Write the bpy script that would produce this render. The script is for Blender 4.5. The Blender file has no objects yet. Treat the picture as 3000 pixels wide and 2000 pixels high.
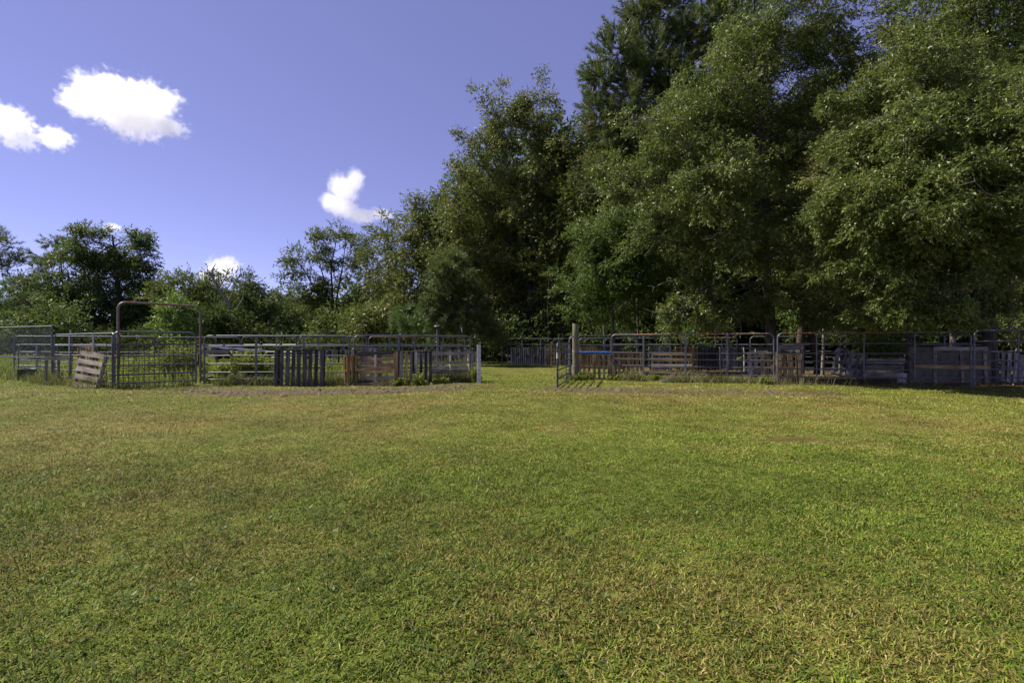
import bpy, math, random
import numpy as np
from mathutils import Vector, Matrix
R = math.radians
rnd = random.Random(7)
rng = np.random.default_rng(7)
sc = bpy.context.scene
col = sc.collection

# ------------------------------------------------------------------ camera, world, sun, exposure
F, CX, CY, H = 1417.0, 1500.0, 1006.0, 1.24       # focal length in photo pixels, horizon row, eye height
cam_d = bpy.data.cameras.new('camera')
cam = bpy.data.objects.new('camera', cam_d); col.objects.link(cam)
cam.location = (0, 0, H); cam.rotation_euler = (R(90), 0, 0)
cam_d.sensor_width = 36.0; cam_d.lens = F / 3000 * 36
cam_d.shift_y = (CY - 1000.0) / 3000.0
cam_d.clip_start = 0.05; cam_d.clip_end = 6000
sc.camera = cam

SUN_EL, SUN_AZ = 50.0, -77.0                       # azimuth clockwise from +Y
world = bpy.data.worlds.new('World'); sc.world = world; world.use_nodes = True
nt = world.node_tree; nt.nodes.clear()
wo = nt.nodes.new('ShaderNodeOutputWorld'); bg = nt.nodes.new('ShaderNodeBackground')
sky = nt.nodes.new('ShaderNodeTexSky'); sky.sky_type = 'NISHITA'; sky.sun_disc = False
sky.sun_elevation = R(SUN_EL); sky.sun_rotation = R(SUN_AZ)
sky.altitude = 3000; sky.air_density = 0.7; sky.dust_density = 0.1; sky.ozone_density = 3.5
tint = nt.nodes.new('ShaderNodeMix'); tint.data_type = 'RGBA'; tint.blend_type = 'MULTIPLY'
tint.inputs[0].default_value = 1.0
tint.inputs[7].default_value = (1.54, 1.02, 1.06, 1)
even = nt.nodes.new('ShaderNodeMix'); even.data_type = 'RGBA'; even.inputs[0].default_value = 0.36
even.inputs[7].default_value = (1.32, 1.42, 3.35, 1)          # evens the sky out towards lavender blue, all round
nt.links.new(sky.outputs[0], tint.inputs[6]); nt.links.new(tint.outputs[2], even.inputs[6]); nt.links.new(even.outputs[2], bg.inputs[0])
bg.inputs[1].default_value = 0.108
nt.links.new(bg.outputs[0], wo.inputs[0])

sun_d = bpy.data.lights.new('sun', 'SUN'); sun = bpy.data.objects.new('sun', sun_d); col.objects.link(sun)
sun_d.energy = 5.0; sun_d.angle = R(0.5); sun_d.color = (1.0, 0.93, 0.80)
sdir = Vector((math.sin(R(SUN_AZ)) * math.cos(R(SUN_EL)), math.cos(R(SUN_AZ)) * math.cos(R(SUN_EL)), math.sin(R(SUN_EL))))
sun.rotation_euler = sdir.to_track_quat('Z', 'Y').to_euler(); sun.location = (-30, 20, 60)

sc.view_settings.view_transform = 'Standard'; sc.view_settings.look = 'None'
sc.view_settings.exposure = 0.9; sc.view_settings.gamma = 1.0; sc.view_settings.use_curve_mapping = False
cy = sc.cycles
cy.max_bounces = 26; cy.diffuse_bounces = 5; cy.glossy_bounces = 2; cy.transmission_bounces = 4
cy.volume_bounces = 24; cy.transparent_max_bounces = 8
cy.volume_step_rate = 0.3
cy.sample_clamp_indirect = 6.0; cy.sample_clamp_direct = 3.0

# ------------------------------------------------------------------ helpers
def PX(px, py, d):                                  # a photo pixel at depth d -> place in the world
    return Vector(((px - CX) / F * d, d, H + (CY - py) / F * d))
def G(px, d): return Vector(((px - CX) / F * d, d, 0.0))
def tag(o, label=None, cat=None, group=None, kind=None):
    if label: o['label'] = label
    if cat: o['category'] = cat
    if group: o['group'] = group
    if kind: o['kind'] = kind
    return o
def empty(name, loc, rz=0.0, rx=0.0, ry=0.0):
    o = bpy.data.objects.new(name, None); col.objects.link(o)
    o.empty_display_size = 0.2
    o.location = loc; o.rotation_euler = (rx, ry, rz)
    return o
def link(name, me, mat, parent=None):
    o = bpy.data.objects.new(name, me); col.objects.link(o)
    if mat is not None and not me.materials: me.materials.append(mat)
    if parent: o.parent = parent
    return o
def np_mesh(name, V, faces, attrs=None, smooth=False):
    """faces: (N,k) int array"""
    me = bpy.data.meshes.new(name)
    V = np.ascontiguousarray(V, dtype=np.float32); faces = np.ascontiguousarray(faces, dtype=np.int32)
    n, k = faces.shape
    me.vertices.add(len(V)); me.vertices.foreach_set('co', V.ravel())
    me.loops.add(n * k); me.loops.foreach_set('vertex_index', faces.ravel())
    me.polygons.add(n); me.polygons.foreach_set('loop_start', np.arange(0, n * k, k, dtype=np.int32))
    me.update(calc_edges=True)
    if smooth: me.polygons.foreach_set('use_smooth', np.ones(n, dtype=bool))
    for an, (dom, arr) in (attrs or {}).items():
        a = me.attributes.new(an, 'FLOAT', dom); a.data.foreach_set('value', np.ascontiguousarray(arr, dtype=np.float32))
    return me
class MB:
    def __init__(s): s.v = []; s.f = []; s.sm = []
    def add(s, vs, fs, smooth=False):
        b = len(s.v); s.v += [tuple(q) for q in vs]; s.f += [tuple(b + i for i in f) for f in fs]; s.sm += [smooth] * len(fs)
    def box(s, c, size, M=None):
        x, y, z = [q / 2 for q in size]; c = Vector(c)
        vs = [Vector(q) for q in ((-x,-y,-z),(x,-y,-z),(x,y,-z),(-x,y,-z),(-x,-y,z),(x,-y,z),(x,y,z),(-x,y,z))]
        if M: vs = [M @ q for q in vs]
        s.add([q + c for q in vs], [(0,3,2,1),(4,5,6,7),(0,1,5,4),(1,2,6,5),(2,3,7,6),(3,0,4,7)])
    def tube(s, pts, r, n=8, caps=True, smooth=True):
        pts = [Vector(p) for p in pts]; m = len(pts)
        rs = list(r) if isinstance(r, (list, tuple)) else [r] * m
        d0 = (pts[1] - pts[0]).normalized()
        up = Vector((0, 0, 1)) if abs(d0.z) < 0.9 else Vector((1, 0, 0))
        u = d0.cross(up).normalized(); vs = []
        for i, p in enumerate(pts):
            if i == 0: d = pts[1] - pts[0]
            elif i == m - 1: d = pts[-1] - pts[-2]
            else: d = (pts[i + 1] - pts[i]).normalized() + (pts[i] - pts[i - 1]).normalized()
            d = d.normalized() if d.length > 1e-9 else d0
            u = (u - d * u.dot(d)); u = u.normalized() if u.length > 1e-6 else d.orthogonal().normalized()
            w = d.cross(u)
            for k in range(n):
                a = 2 * math.pi * k / n
                vs.append(p + (u * math.cos(a) + w * math.sin(a)) * rs[i])
        fs = [(i*n+k, i*n+(k+1)%n, (i+1)*n+(k+1)%n, (i+1)*n+k) for i in range(m-1) for k in range(n)]
        s.add(vs, fs, smooth)
        if caps:
            s.add([vs[k] for k in range(n)], [tuple(reversed(range(n)))]); s.add([vs[(m-1)*n+k] for k in range(n)], [tuple(range(n))])
    def lathe(s, prof, n=20, c=(0,0,0), sx=1.0, sy=1.0):
        c = Vector(c); vs = [c + Vector((r*math.cos(2*math.pi*k/n)*sx, r*math.sin(2*math.pi*k/n)*sy, z)) for r, z in prof for k in range(n)]
        s.add(vs, [(i*n+k, i*n+(k+1)%n, (i+1)*n+(k+1)%n, (i+1)*n+k) for i in range(len(prof)-1) for k in range(n)], True)
    def mesh(s, name):
        me = bpy.data.meshes.new(name); me.from_pydata(s.v, [], s.f); me.update()
        me.polygons.foreach_set('use_smooth', s.sm)
        return me
    def build(s, name, mat, parent=None): return link(name, s.mesh(name), mat, parent)

# value noise in numpy (shared by the ground and the grass so that dry patches agree)
_perm = np.random.default_rng(3).random((256, 256))
def vnoise(x, y):
    xi = np.floor(x).astype(int); yi = np.floor(y).astype(int); fx = x - xi; fy = y - yi
    fx = fx*fx*(3-2*fx); fy = fy*fy*(3-2*fy)
    a = _perm[xi & 255, yi & 255]; b = _perm[(xi+1) & 255, yi & 255]; c = _perm[xi & 255, (yi+1) & 255]; d = _perm[(xi+1) & 255, (yi+1) & 255]
    return (a*(1-fx)+b*fx)*(1-fy) + (c*(1-fx)+d*fx)*fy
def fbm(x, y, o=4):
    t = 0; amp = 0.5; s = 0
    for k in range(o):
        t = t + amp*vnoise(x*2**k+17.3*k, y*2**k-9.1*k); s += amp; amp *= 0.5
    return t/s
def seg_dist(x, y, pts):
    best = np.full(np.shape(x), 1e9)
    for (ax, ay), (bx, by) in zip(pts[:-1], pts[1:]):
        dx, dy = bx-ax, by-ay; t = np.clip(((x-ax)*dx+(y-ay)*dy)/(dx*dx+dy*dy), 0, 1)
        best = np.minimum(best, np.hypot(x-ax-t*dx, y-ay-t*dy))
    return best
sstep = lambda a, b, x: (lambda t: t*t*(3-2*t))(np.clip((x-a)/(b-a), 0, 1))

# ------------------------------------------------------------------ materials
def new_mat(name):
    m = bpy.data.materials.new(name); m.use_nodes = True; t = m.node_tree
    return m, t, t.nodes['Principled BSDF'], t.nodes['Material Output']
def N(t, kind, **kw):
    n = t.nodes.new(kind)
    for k, v in kw.items(): setattr(n, k, v)
    return n
def ramp(t, stops, src=None):
    n = N(t, 'ShaderNodeValToRGB'); e = n.color_ramp.elements
    while len(e) < len(stops): e.new(0.5)
    for el, (p, c) in zip(e, stops): el.position = p; el.color = (*c, 1)
    if src is not None: t.links.new(src, n.inputs[0])
    return n
def mixc(t, fac, a, b, mode='MIX'):
    n = N(t, 'ShaderNodeMix', data_type='RGBA', blend_type=mode)
    for sock, v in ((0, fac), (6, a), (7, b)):
        if hasattr(v, 'is_linked') or isinstance(v, bpy.types.NodeSocket): t.links.new(v, n.inputs[sock])
        elif sock == 0: n.inputs[0].default_value = v
        else: n.inputs[sock].default_value = (*v, 1)
    return n.outputs[2]
def math_n(t, op, a, b=None, c=None, clamp=False):
    n = N(t, 'ShaderNodeMath', operation=op, use_clamp=clamp)
    for i, v in enumerate((a, b, c)):
        if v is None: continue
        if isinstance(v, bpy.types.NodeSocket): t.links.new(v, n.inputs[i])
        else: n.inputs[i].default_value = v
    return n.outputs[0]
def leaf_mat(name, stops, rough=0.42, trans=0.28, spec=0.5, tcol=(0.16, 0.22, 0.03)):
    m, t, p, out = new_mat(name)
    a = N(t, 'ShaderNodeAttribute', attribute_name='v')
    r = ramp(t, stops, a.outputs['Fac'])
    t.links.new(r.outputs[0], p.inputs['Base Color'])
    p.inputs['Roughness'].default_value = rough; p.inputs['Specular IOR Level'].default_value = spec
    tr = N(t, 'ShaderNodeBsdfTranslucent')
    t.links.new(mixc(t, 0.5, r.outputs[0], tcol), tr.inputs[0])
    mx = N(t, 'ShaderNodeMixShader'); mx.inputs[0].default_value = trans
    t.links.new(p.outputs[0], mx.inputs[1]); t.links.new(tr.outputs[0], mx.inputs[2]); t.links.new(mx.outputs[0], out.inputs[0])
    return m
def wood_mat(name, c1, c2, c3, rough=0.85):
    """weathered board, grain runs along local X"""
    m, t, p, out = new_mat(name)
    tc = N(t, 'ShaderNodeTexCoord'); oi = N(t, 'ShaderNodeObjectInfo')
    mp = N(t, 'ShaderNodeMapping'); mp.inputs['Scale'].default_value = (1.6, 26, 26)
    cmb = N(t, 'ShaderNodeCombineXYZ'); 
    mul = math_n(t, 'MULTIPLY', oi.outputs['Random'], 40.0)
    for i in range(3): t.links.new(mul, cmb.inputs[i])
    t.links.new(tc.outputs['Object'], mp.inputs[0]); t.links.new(cmb.outputs[0], mp.inputs['Location'])
    n1 = N(t, 'ShaderNodeTexNoise'); n1.inputs['Scale'].default_value = 1.0; n1.inputs['Detail'].default_value = 6; n1.inputs['Roughness'].default_value = 0.65
    t.links.new(mp.outputs[0], n1.inputs[0])
    mp2 = N(t, 'ShaderNodeMapping'); mp2.inputs['Scale'].default_value = (2.5, 5, 5); t.links.new(tc.outputs['Object'], mp2.inputs[0]); t.links.new(cmb.outputs[0], mp2.inputs['Location'])
    n2 = N(t, 'ShaderNodeTexNoise'); n2.inputs['Scale'].default_value = 1.0; n2.inputs['Detail'].default_value = 4; t.links.new(mp2.outputs[0], n2.inputs[0])
    r1 = ramp(t, [(0.32, c1), (0.5, c2), (0.7, c3)], n1.outputs[0])
    stain = ramp(t, [(0.35, (0.45, 0.42, 0.40)), (0.6, (1, 1, 1))], n2.outputs[0])
    var = N(t, 'ShaderNodeMapRange'); var.inputs['To Min'].default_value = 0.6; var.inputs['To Max'].default_value = 1.3; t.links.new(oi.outputs['Random'], var.inputs[0])
    vv = N(t, 'ShaderNodeCombineColor'); [t.links.new(var.outputs[0], vv.inputs[i]) for i in range(3)]
    c = mixc(t, 0.8, r1.outputs[0], stain.outputs[0], 'MULTIPLY'); c = mixc(t, 1.0, c, vv.outputs[0], 'MULTIPLY')
    t.links.new(c, p.inputs['Base Color']); p.inputs['Roughness'].default_value = rough
    p.inputs['Specular IOR Level'].default_value = 0.2
    b = N(t, 'ShaderNodeBump'); b.inputs['Strength'].default_value = 0.5; b.inputs['Distance'].default_value = 0.006
    t.links.new(n1.outputs[0], b.inputs['Height']); t.links.new(b.outputs[0], p.inputs['Normal'])
    return m
def metal_mat(name, base, rust, amount, rough=0.42, metallic=0.55):
    m, t, p, out = new_mat(name)
    tc = N(t, 'ShaderNodeTexCoord'); oi = N(t, 'ShaderNodeObjectInfo')
    off = N(t, 'ShaderNodeVectorMath', operation='SCALE'); off.inputs[0].default_value = (31, 17, 5); t.links.new(oi.outputs['Random'], off.inputs['Scale'])
    ad = N(t, 'ShaderNodeVectorMath', operation='ADD'); t.links.new(tc.outputs['Object'], ad.inputs[0]); t.links.new(off.outputs[0], ad.inputs[1])
    n = N(t, 'ShaderNodeTexNoise'); n.inputs['Scale'].default_value = 2.6; n.inputs['Detail'].default_value = 8; n.inputs['Roughness'].default_value = 0.7; t.links.new(ad.outputs[0], n.inputs[0])
    n2 = N(t, 'ShaderNodeTexNoise'); n2.inputs['Scale'].default_value = 14; n2.inputs['Detail'].default_value = 5; t.links.new(ad.outputs[0], n2.inputs[0])
    fac = ramp(t, [(max(0.0, 0.66-amount), (0, 0, 0)), (0.80-amount*0.8, (1, 1, 1))], n.outputs[0])
    g = ramp(t, [(0.3, tuple(q*0.72 for q in base)), (0.7, tuple(min(1, q*1.2) for q in base))], n2.outputs[0])
    ru = ramp(t, [(0.3, tuple(q*0.55 for q in rust)), (0.7, rust)], n2.outputs[0])
    t.links.new(mixc(t, fac.outputs[0], g.outputs[0], ru.outputs[0]), p.inputs['Base Color'])
    me = math_n(t, 'MULTIPLY_ADD', fac.outputs[0], -metallic, metallic); t.links.new(me, p.inputs['Metallic'])
    ro = math_n(t, 'MULTIPLY_ADD', fac.outputs[0], 0.4, rough); t.links.new(ro, p.inputs['Roughness'])
    return m
def plain(name, c, rough=0.6, var=0.2, scale=8, metallic=0, bump=0.0):
    m, t, p, out = new_mat(name)
    tc = N(t, 'ShaderNodeTexCoord'); n = N(t, 'ShaderNodeTexNoise'); n.inputs['Scale'].default_value = scale; n.inputs['Detail'].default_value = 6
    t.links.new(tc.outputs['Object'], n.inputs[0])
    r = ramp(t, [(0.3, tuple(q*(1-var) for q in c)), (0.7, tuple(min(1, q*(1+var)) for q in c))], n.outputs[0])
    t.links.new(r.outputs[0], p.inputs['Base Color']); p.inputs['Roughness'].default_value = rough; p.inputs['Metallic'].default_value = metallic
    if bump:
        b = N(t, 'ShaderNodeBump'); b.inputs['Strength'].default_value = bump; b.inputs['Distance'].default_value = 0.02; t.links.new(n.outputs[0], b.inputs['Height']); t.links.new(b.outputs[0], p.inputs['Normal'])
    return m
def bark_mat(name, c1, c2):
    m, t, p, out = new_mat(name)
    tc = N(t, 'ShaderNodeTexCoord'); mp = N(t, 'ShaderNodeMapping'); mp.inputs['Scale'].default_value = (14, 14, 3.2); t.links.new(tc.outputs['Object'], mp.inputs[0])
    n = N(t, 'ShaderNodeTexNoise'); n.inputs['Scale'].default_value = 1; n.inputs['Detail'].default_value = 8; n.inputs['Roughness'].default_value = 0.7; t.links.new(mp.outputs[0], n.inputs[0])
    r = ramp(t, [(0.36, c1), (0.62, c2)], n.outputs[0]); t.links.new(r.outputs[0], p.inputs['Base Color']); p.inputs['Roughness'].default_value = 0.95
    p.inputs['Specular IOR Level'].default_value = 0.15
    b = N(t, 'ShaderNodeBump'); b.inputs['Strength'].default_value = 0.9; b.inputs['Distance'].default_value = 0.03; t.links.new(n.outputs[0], b.inputs['Height']); t.links.new(b.outputs[0], p.inputs['Normal'])
    return m

M = {}
M['oak'] = leaf_mat('oak leaves', [(0, (.045,.066,.014)), (.4, (.098,.132,.027)), (.8, (.185,.215,.050)), (.975, (.24,.25,.07)), (.99, (.26,.16,.04)), (1, (.22,.12,.03))], 0.47, 0.36, 0.45)
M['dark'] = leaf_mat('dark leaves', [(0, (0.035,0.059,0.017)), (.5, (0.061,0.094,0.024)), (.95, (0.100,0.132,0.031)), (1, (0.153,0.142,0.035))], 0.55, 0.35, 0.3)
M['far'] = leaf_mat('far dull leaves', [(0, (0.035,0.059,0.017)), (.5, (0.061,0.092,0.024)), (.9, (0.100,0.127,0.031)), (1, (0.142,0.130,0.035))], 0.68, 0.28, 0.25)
M['vine'] = leaf_mat('vine leaves', [(0, (.045,.080,.015)), (.5, (.072,.118,.021)), (1, (.115,.158,.032))], 0.50, 0.36, 0.35)
M['mixed'] = leaf_mat('mixed leaves', [(0, (.048,.066,.014)), (.45, (.096,.116,.023)), (.8, (.160,.168,.034)), (.95, (.22,.175,.034)), (1, (.26,.16,.03))], 0.5, 0.36, 0.4)
M['far_shaded'] = leaf_mat('thicket leaves with painted shade', [(0, (.020,.036,.010)), (.5, (.036,.058,.015)), (.9, (.060,.085,.020)), (1, (.09,.09,.025))], 0.7, 0.25, 0.2)  # darker version of the far leaves: shade under the crowns put into the colour
M['rusty_leaf'] = leaf_mat('browning leaves', [(0, (0.071,0.083,0.019)), (.4, (0.106,0.106,0.024)), (.6, (0.189,0.112,0.035)), (1, (0.300,0.153,0.047))], 0.5, 0.34)
M['pecan'] = leaf_mat('pecan leaves', [(0, (0.050,0.073,0.018)), (.5, (0.083,0.112,0.024)), (1, (0.147,0.163,0.032))], 0.55, 0.36, 0.3)
M['bright'] = leaf_mat('bright leaves', [(0, (0.071,0.136,0.021)), (.5, (0.112,0.195,0.029)), (1, (0.165,0.236,0.041))], 0.5, 0.35)
M['weed'] = leaf_mat('weed leaves', [(0, (.10,.15,.018)), (.5, (.165,.215,.026)), (.85, (.22,.245,.04)), (1, (.29,.23,.08))], 0.6, 0.42, 0.3, (.24,.28,.04))
M['needle'] = leaf_mat('pine needles', [(0, (0.042,0.071,0.024)), (.5, (0.076,0.111,0.035)), (.95, (0.124,0.153,0.050)), (1, (0.201,0.124,0.041))], 0.5, 0.28, 0.4)
M['needle_young'] = leaf_mat('young pine needles', [(0, (0.053,0.106,0.024)), (.6, (0.088,0.159,0.033)), (1, (0.130,0.189,0.047))], 0.45, 0.25)
M['dry_weed'] = leaf_mat('dry weeds', [(0, (.075,.10,.022)), (.5, (.13,.135,.04)), (1, (.24,.18,.09))], 0.6, 0.3)
M['litter'] = leaf_mat('leaf litter', [(0, (.06,.040,.020)), (.5, (.13,.085,.040)), (1, (.25,.18,.09))], 0.7, 0.1)
M['bark'] = bark_mat('oak bark', (.030,.025,.020), (.115,.098,.082))
M['pine_bark'] = bark_mat('pine bark', (.024,.019,.016), (.085,.064,.050))
M['grey_bark'] = bark_mat('grey bark', (.07,.062,.052), (.24,.22,.19))
M['galv'] = metal_mat('galvanised tube', (.100,.104,.124), (.20,.09,.045), 0.02, 0.40, 0.35)
M['galv_dull'] = metal_mat('dull grey tube', (.10,.104,.13), (.16,.08,.05), 0.06, 0.45, 0.3)
M['rust'] = metal_mat('rusted tube', (.14,.14,.165), (.30,.125,.05), 0.26, 0.45, 0.3)
M['dark_tube'] = metal_mat('dark painted tube', (.045,.045,.07), (.16,.08,.05), 0.02, 0.5, 0.1)
M['brown_tube'] = metal_mat('brown painted tube', (.15,.11,.10), (.26,.12,.07), 0.12, 0.5, 0.1)
M['wire'] = plain('black wire', (.05,.05,.055), 0.5)
M['zinc_wire'] = plain('zinc wire', (.38,.38,.40), 0.45, metallic=0.5)
M['wood_grey'] = wood_mat('grey weathered board', (.17,.145,.12), (.30,.265,.225), (.42,.38,.33))
M['wood_pale'] = wood_mat('pale weathered board', (.28,.235,.185), (.44,.385,.31), (.56,.50,.42))
M['wood_brown'] = wood_mat('brown board', (.19,.125,.060), (.37,.255,.125), (.52,.38,.20))
M['wood_dark'] = wood_mat('dark stained board', (.032,.029,.031), (.066,.060,.061), (.105,.096,.094))
M['wood_black'] = wood_mat('blackened board', (.025,.022,.02), (.055,.047,.042), (.10,.085,.07))
M['wood_slate'] = wood_mat('slate grey board', (.11,.11,.125), (.20,.20,.225), (.28,.28,.31))
M['blue_paint'] = plain('blue painted board', (.06,.17,.55), 0.5, 0.25)
M['post_wood'] = bark_mat('treated post', (.075,.066,.042), (.20,.18,.125))
M['white_paint'] = plain('white paint', (.46,.45,.43), 0.6, 0.3, 10)
M['t_green'] = plain('dark green post paint', (.03,.035,.03), 0.6)
M['tub'] = plain('dark green plastic', (.018,.035,.03), 0.45)
M['green_tub'] = plain('green plastic', (.03,.085,.055), 0.45)
M['bucket'] = plain('white plastic', (.6,.6,.62), 0.45)
M['tarp'] = plain('black sheeting', (.02,.02,.024), 0.32, 0.3)
M['ply'] = plain('weathered plywood', (.105,.094,.066), 0.9, 0.5, 3.5, bump=0.2)

# ------------------------------------------------------------------ ground
STRIP_L = [(-8.2, 12.6), (-6.0, 12.0), (-3.4, 12.6), (-1.2, 13.6)]
STRIP_R = [(1.25, 13.1), (2.2, 12.8), (3.2, 12.6), (5.2, 12.3), (7.6, 12.1)]
PEN_LINE = [(-30, 17.5), (-14.5, 15.6), (-10.6, 13.1), (-9.4, 14.7), (-4.9, 14.6), (-1.3, 16.2)]
def edge_y(x):                                      # Y of the front fence line at a given X
    return np.interp(x, [-30, -14.5, -10.6, -9.4, -4.9, -1.3, 0.3, 2.0, 3.6, 8.0, 13.0, 30], [17.5, 15.6, 13.3, 14.7, 14.8, 16.2, 29.0, 17.2, 17.0, 14.8, 13.6, 12.5])
def ground_fields(x, y):
    n = fbm(x*0.33+5, y*0.33, 4); n2 = fbm(x*1.4, y*1.4+40, 3); n3 = fbm(x*0.13+2, y*0.2+9, 3)
    dry = sstep(0.36, 0.70, n*0.40+n3*0.22+n2*0.38) * 0.62 + 0.10
    # drier band across the middle of the lawn, tan spot near the camera, bare spot on the right
    dry = dry + 0.30*np.exp(-((y-10)/3.2)**2)*sstep(-9, -4, x) + 0.12*np.exp(-((y-7.5)/2.2)**2)*sstep(2,-3,x) + 0.42*np.exp(-(((x+0.35)/0.45)**2+((y-2.95)/0.30)**2)) + 0.25*np.exp(-(((x-0.7)/0.7)**2+((y-2.5)/0.35)**2))
    dry = dry*(0.78+0.34*sstep(3.0, 7.5, y))
    dry = dry - 0.35*np.exp(-(((x-2.0)/3.0)**2+((y-4.2)/1.3)**2))
    dirt = 1.7*sstep(1.25, 0.45, seg_dist(x, y, STRIP_L)+0.7*(n2-0.5)) + 1.2*sstep(1.2, 0.3, seg_dist(x, y, STRIP_R)+0.9*(n2-0.5))
    dirt = dirt*(0.35+0.9*sstep(0.35, 0.6, n2))
    dirt = dirt + 1.1*np.exp(-(((x-1.95)/0.75)**2+((y-12.95)/0.42)**2)**2) + 1.5*np.exp(-(((x-3.55)/0.42)**2+((y-6.2)/0.2)**2)) + 1.1*np.exp(-(((x-4.2)/0.32)**2+((y-5.95)/0.10)**2)) + 0.6*np.exp(-(((x-0.15)/1.0)**2+((y-24)/1.6)**2))
    lit = sstep(-0.3, 0.9, y-edge_y(x)-0.6*(n-0.5)) * sstep(4.2, 7.0, x + 2.5*(n2-0.5))     # litter under the trees
    lit = np.maximum(lit, sstep(33, 37, y) * sstep(-6, 0, x))
    return np.clip(dry, 0, 1), np.clip(dirt, 0, 1), np.clip(lit, 0, 1)
def axis(dense_lo, dense_hi, step, far):
    a = list(np.arange(dense_lo, dense_hi+1e-6, step)); s = step
    lo, hi = [], []; q = dense_hi
    while q < far: s *= 1.35; q += s; hi.append(q)
    s = step; q = dense_lo
    while q > -far: s *= 1.35; q -= s; lo.append(q)
    return np.array(lo[::-1] + a + hi)
gx = axis(-17, 17, 0.2, 1500); gy = axis(1, 30, 0.2, 1500)
XX, YY = np.meshgrid(gx, gy); X1, Y1 = XX.ravel(), YY.ravel()
dry, dirt, lit = ground_fields(X1, Y1)
near = (np.abs(X1) < 18) & (Y1 < 31) & (Y1 > 0)
Z1 = np.where(near, 0.05*(fbm(X1*1.3, Y1*1.3, 3)-0.5) + 0.05*dirt*(fbm(X1*5, Y1*5, 2)-0.4), 0.0)
def ground_z(x, y):
    return 0.05*(fbm(x*1.3, y*1.3, 3)-0.5) * ((np.abs(x) < 18) & (y < 31) & (y > 0))
nx, ny = len(gx), len(gy)
ii, jj = np.meshgrid(np.arange(nx-1), np.arange(ny-1)); q0 = (jj*nx+ii).ravel()
gme = np_mesh('ground', np.stack([X1, Y1, Z1], 1), np.stack([q0, q0+1, q0+nx+1, q0+nx], 1), {'dry': ('POINT', dry), 'dirt': ('POINT', dirt), 'litter': ('POINT', lit)}, True)
m, t, p, out = new_mat('lawn ground')
tc = N(t, 'ShaderNodeTexCoord')
def gnoise(scale, detail=5):
    n = N(t, 'ShaderNodeTexNoise'); n.inputs['Scale'].default_value = scale; n.inputs['Detail'].default_value = detail; n.inputs['Roughness'].default_value = 0.7
    t.links.new(tc.outputs['Object'], n.inputs[0]); return n.outputs[0]
att = lambda nm: N(t, 'ShaderNodeAttribute', attribute_name=nm).outputs['Fac']
n_f, n_m = gnoise(42, 8), gnoise(7, 6)
green = ramp(t, [(.30, (.030,.042,.009)), (.48, (.085,.110,.016)), (.68, (.16,.185,.032))], n_f).outputs[0]
tan = ramp(t, [(.30, (.070,.060,.016)), (.50, (.16,.14,.040)), (.70, (.27,.235,.085))], n_f).outputs[0]
soil = ramp(t, [(.32, (.034,.026,.009)), (.52, (.084,.062,.021)), (.72, (.16,.122,.045))], n_f).outputs[0]
littr = ramp(t, [(.34, (.034,.026,.015)), (.52, (.080,.060,.035)), (.70, (.17,.13,.075))], n_f).outputs[0]
dr = math_n(t, 'ADD', att('dry'), math_n(t, 'MULTIPLY_ADD', n_m, 0.9, -0.45), clamp=True)
di = math_n(t, 'ADD', att('dirt'), math_n(t, 'MULTIPLY', math_n(t, 'MULTIPLY_ADD', n_m, 1.0, -0.5), att('dirt')), clamp=True)
c = mixc(t, dr, green, tan); c = mixc(t, di, c, soil); c = mixc(t, att('litter'), c, littr)
t.links.new(c, p.inputs['Base Color']); p.inputs['Roughness'].default_value = 0.95; p.inputs['Specular IOR Level'].default_value = 0.1
b = N(t, 'ShaderNodeBump'); b.inputs['Strength'].default_value = 0.8; b.inputs['Distance'].default_value = 0.03; t.links.new(n_f, b.inputs['Height']); t.links.new(b.outputs[0], p.inputs['Normal'])
tag(link('ground', gme, m), kind='structure', label='lawn of short green and straw coloured grass with bare dirt strips')

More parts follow.
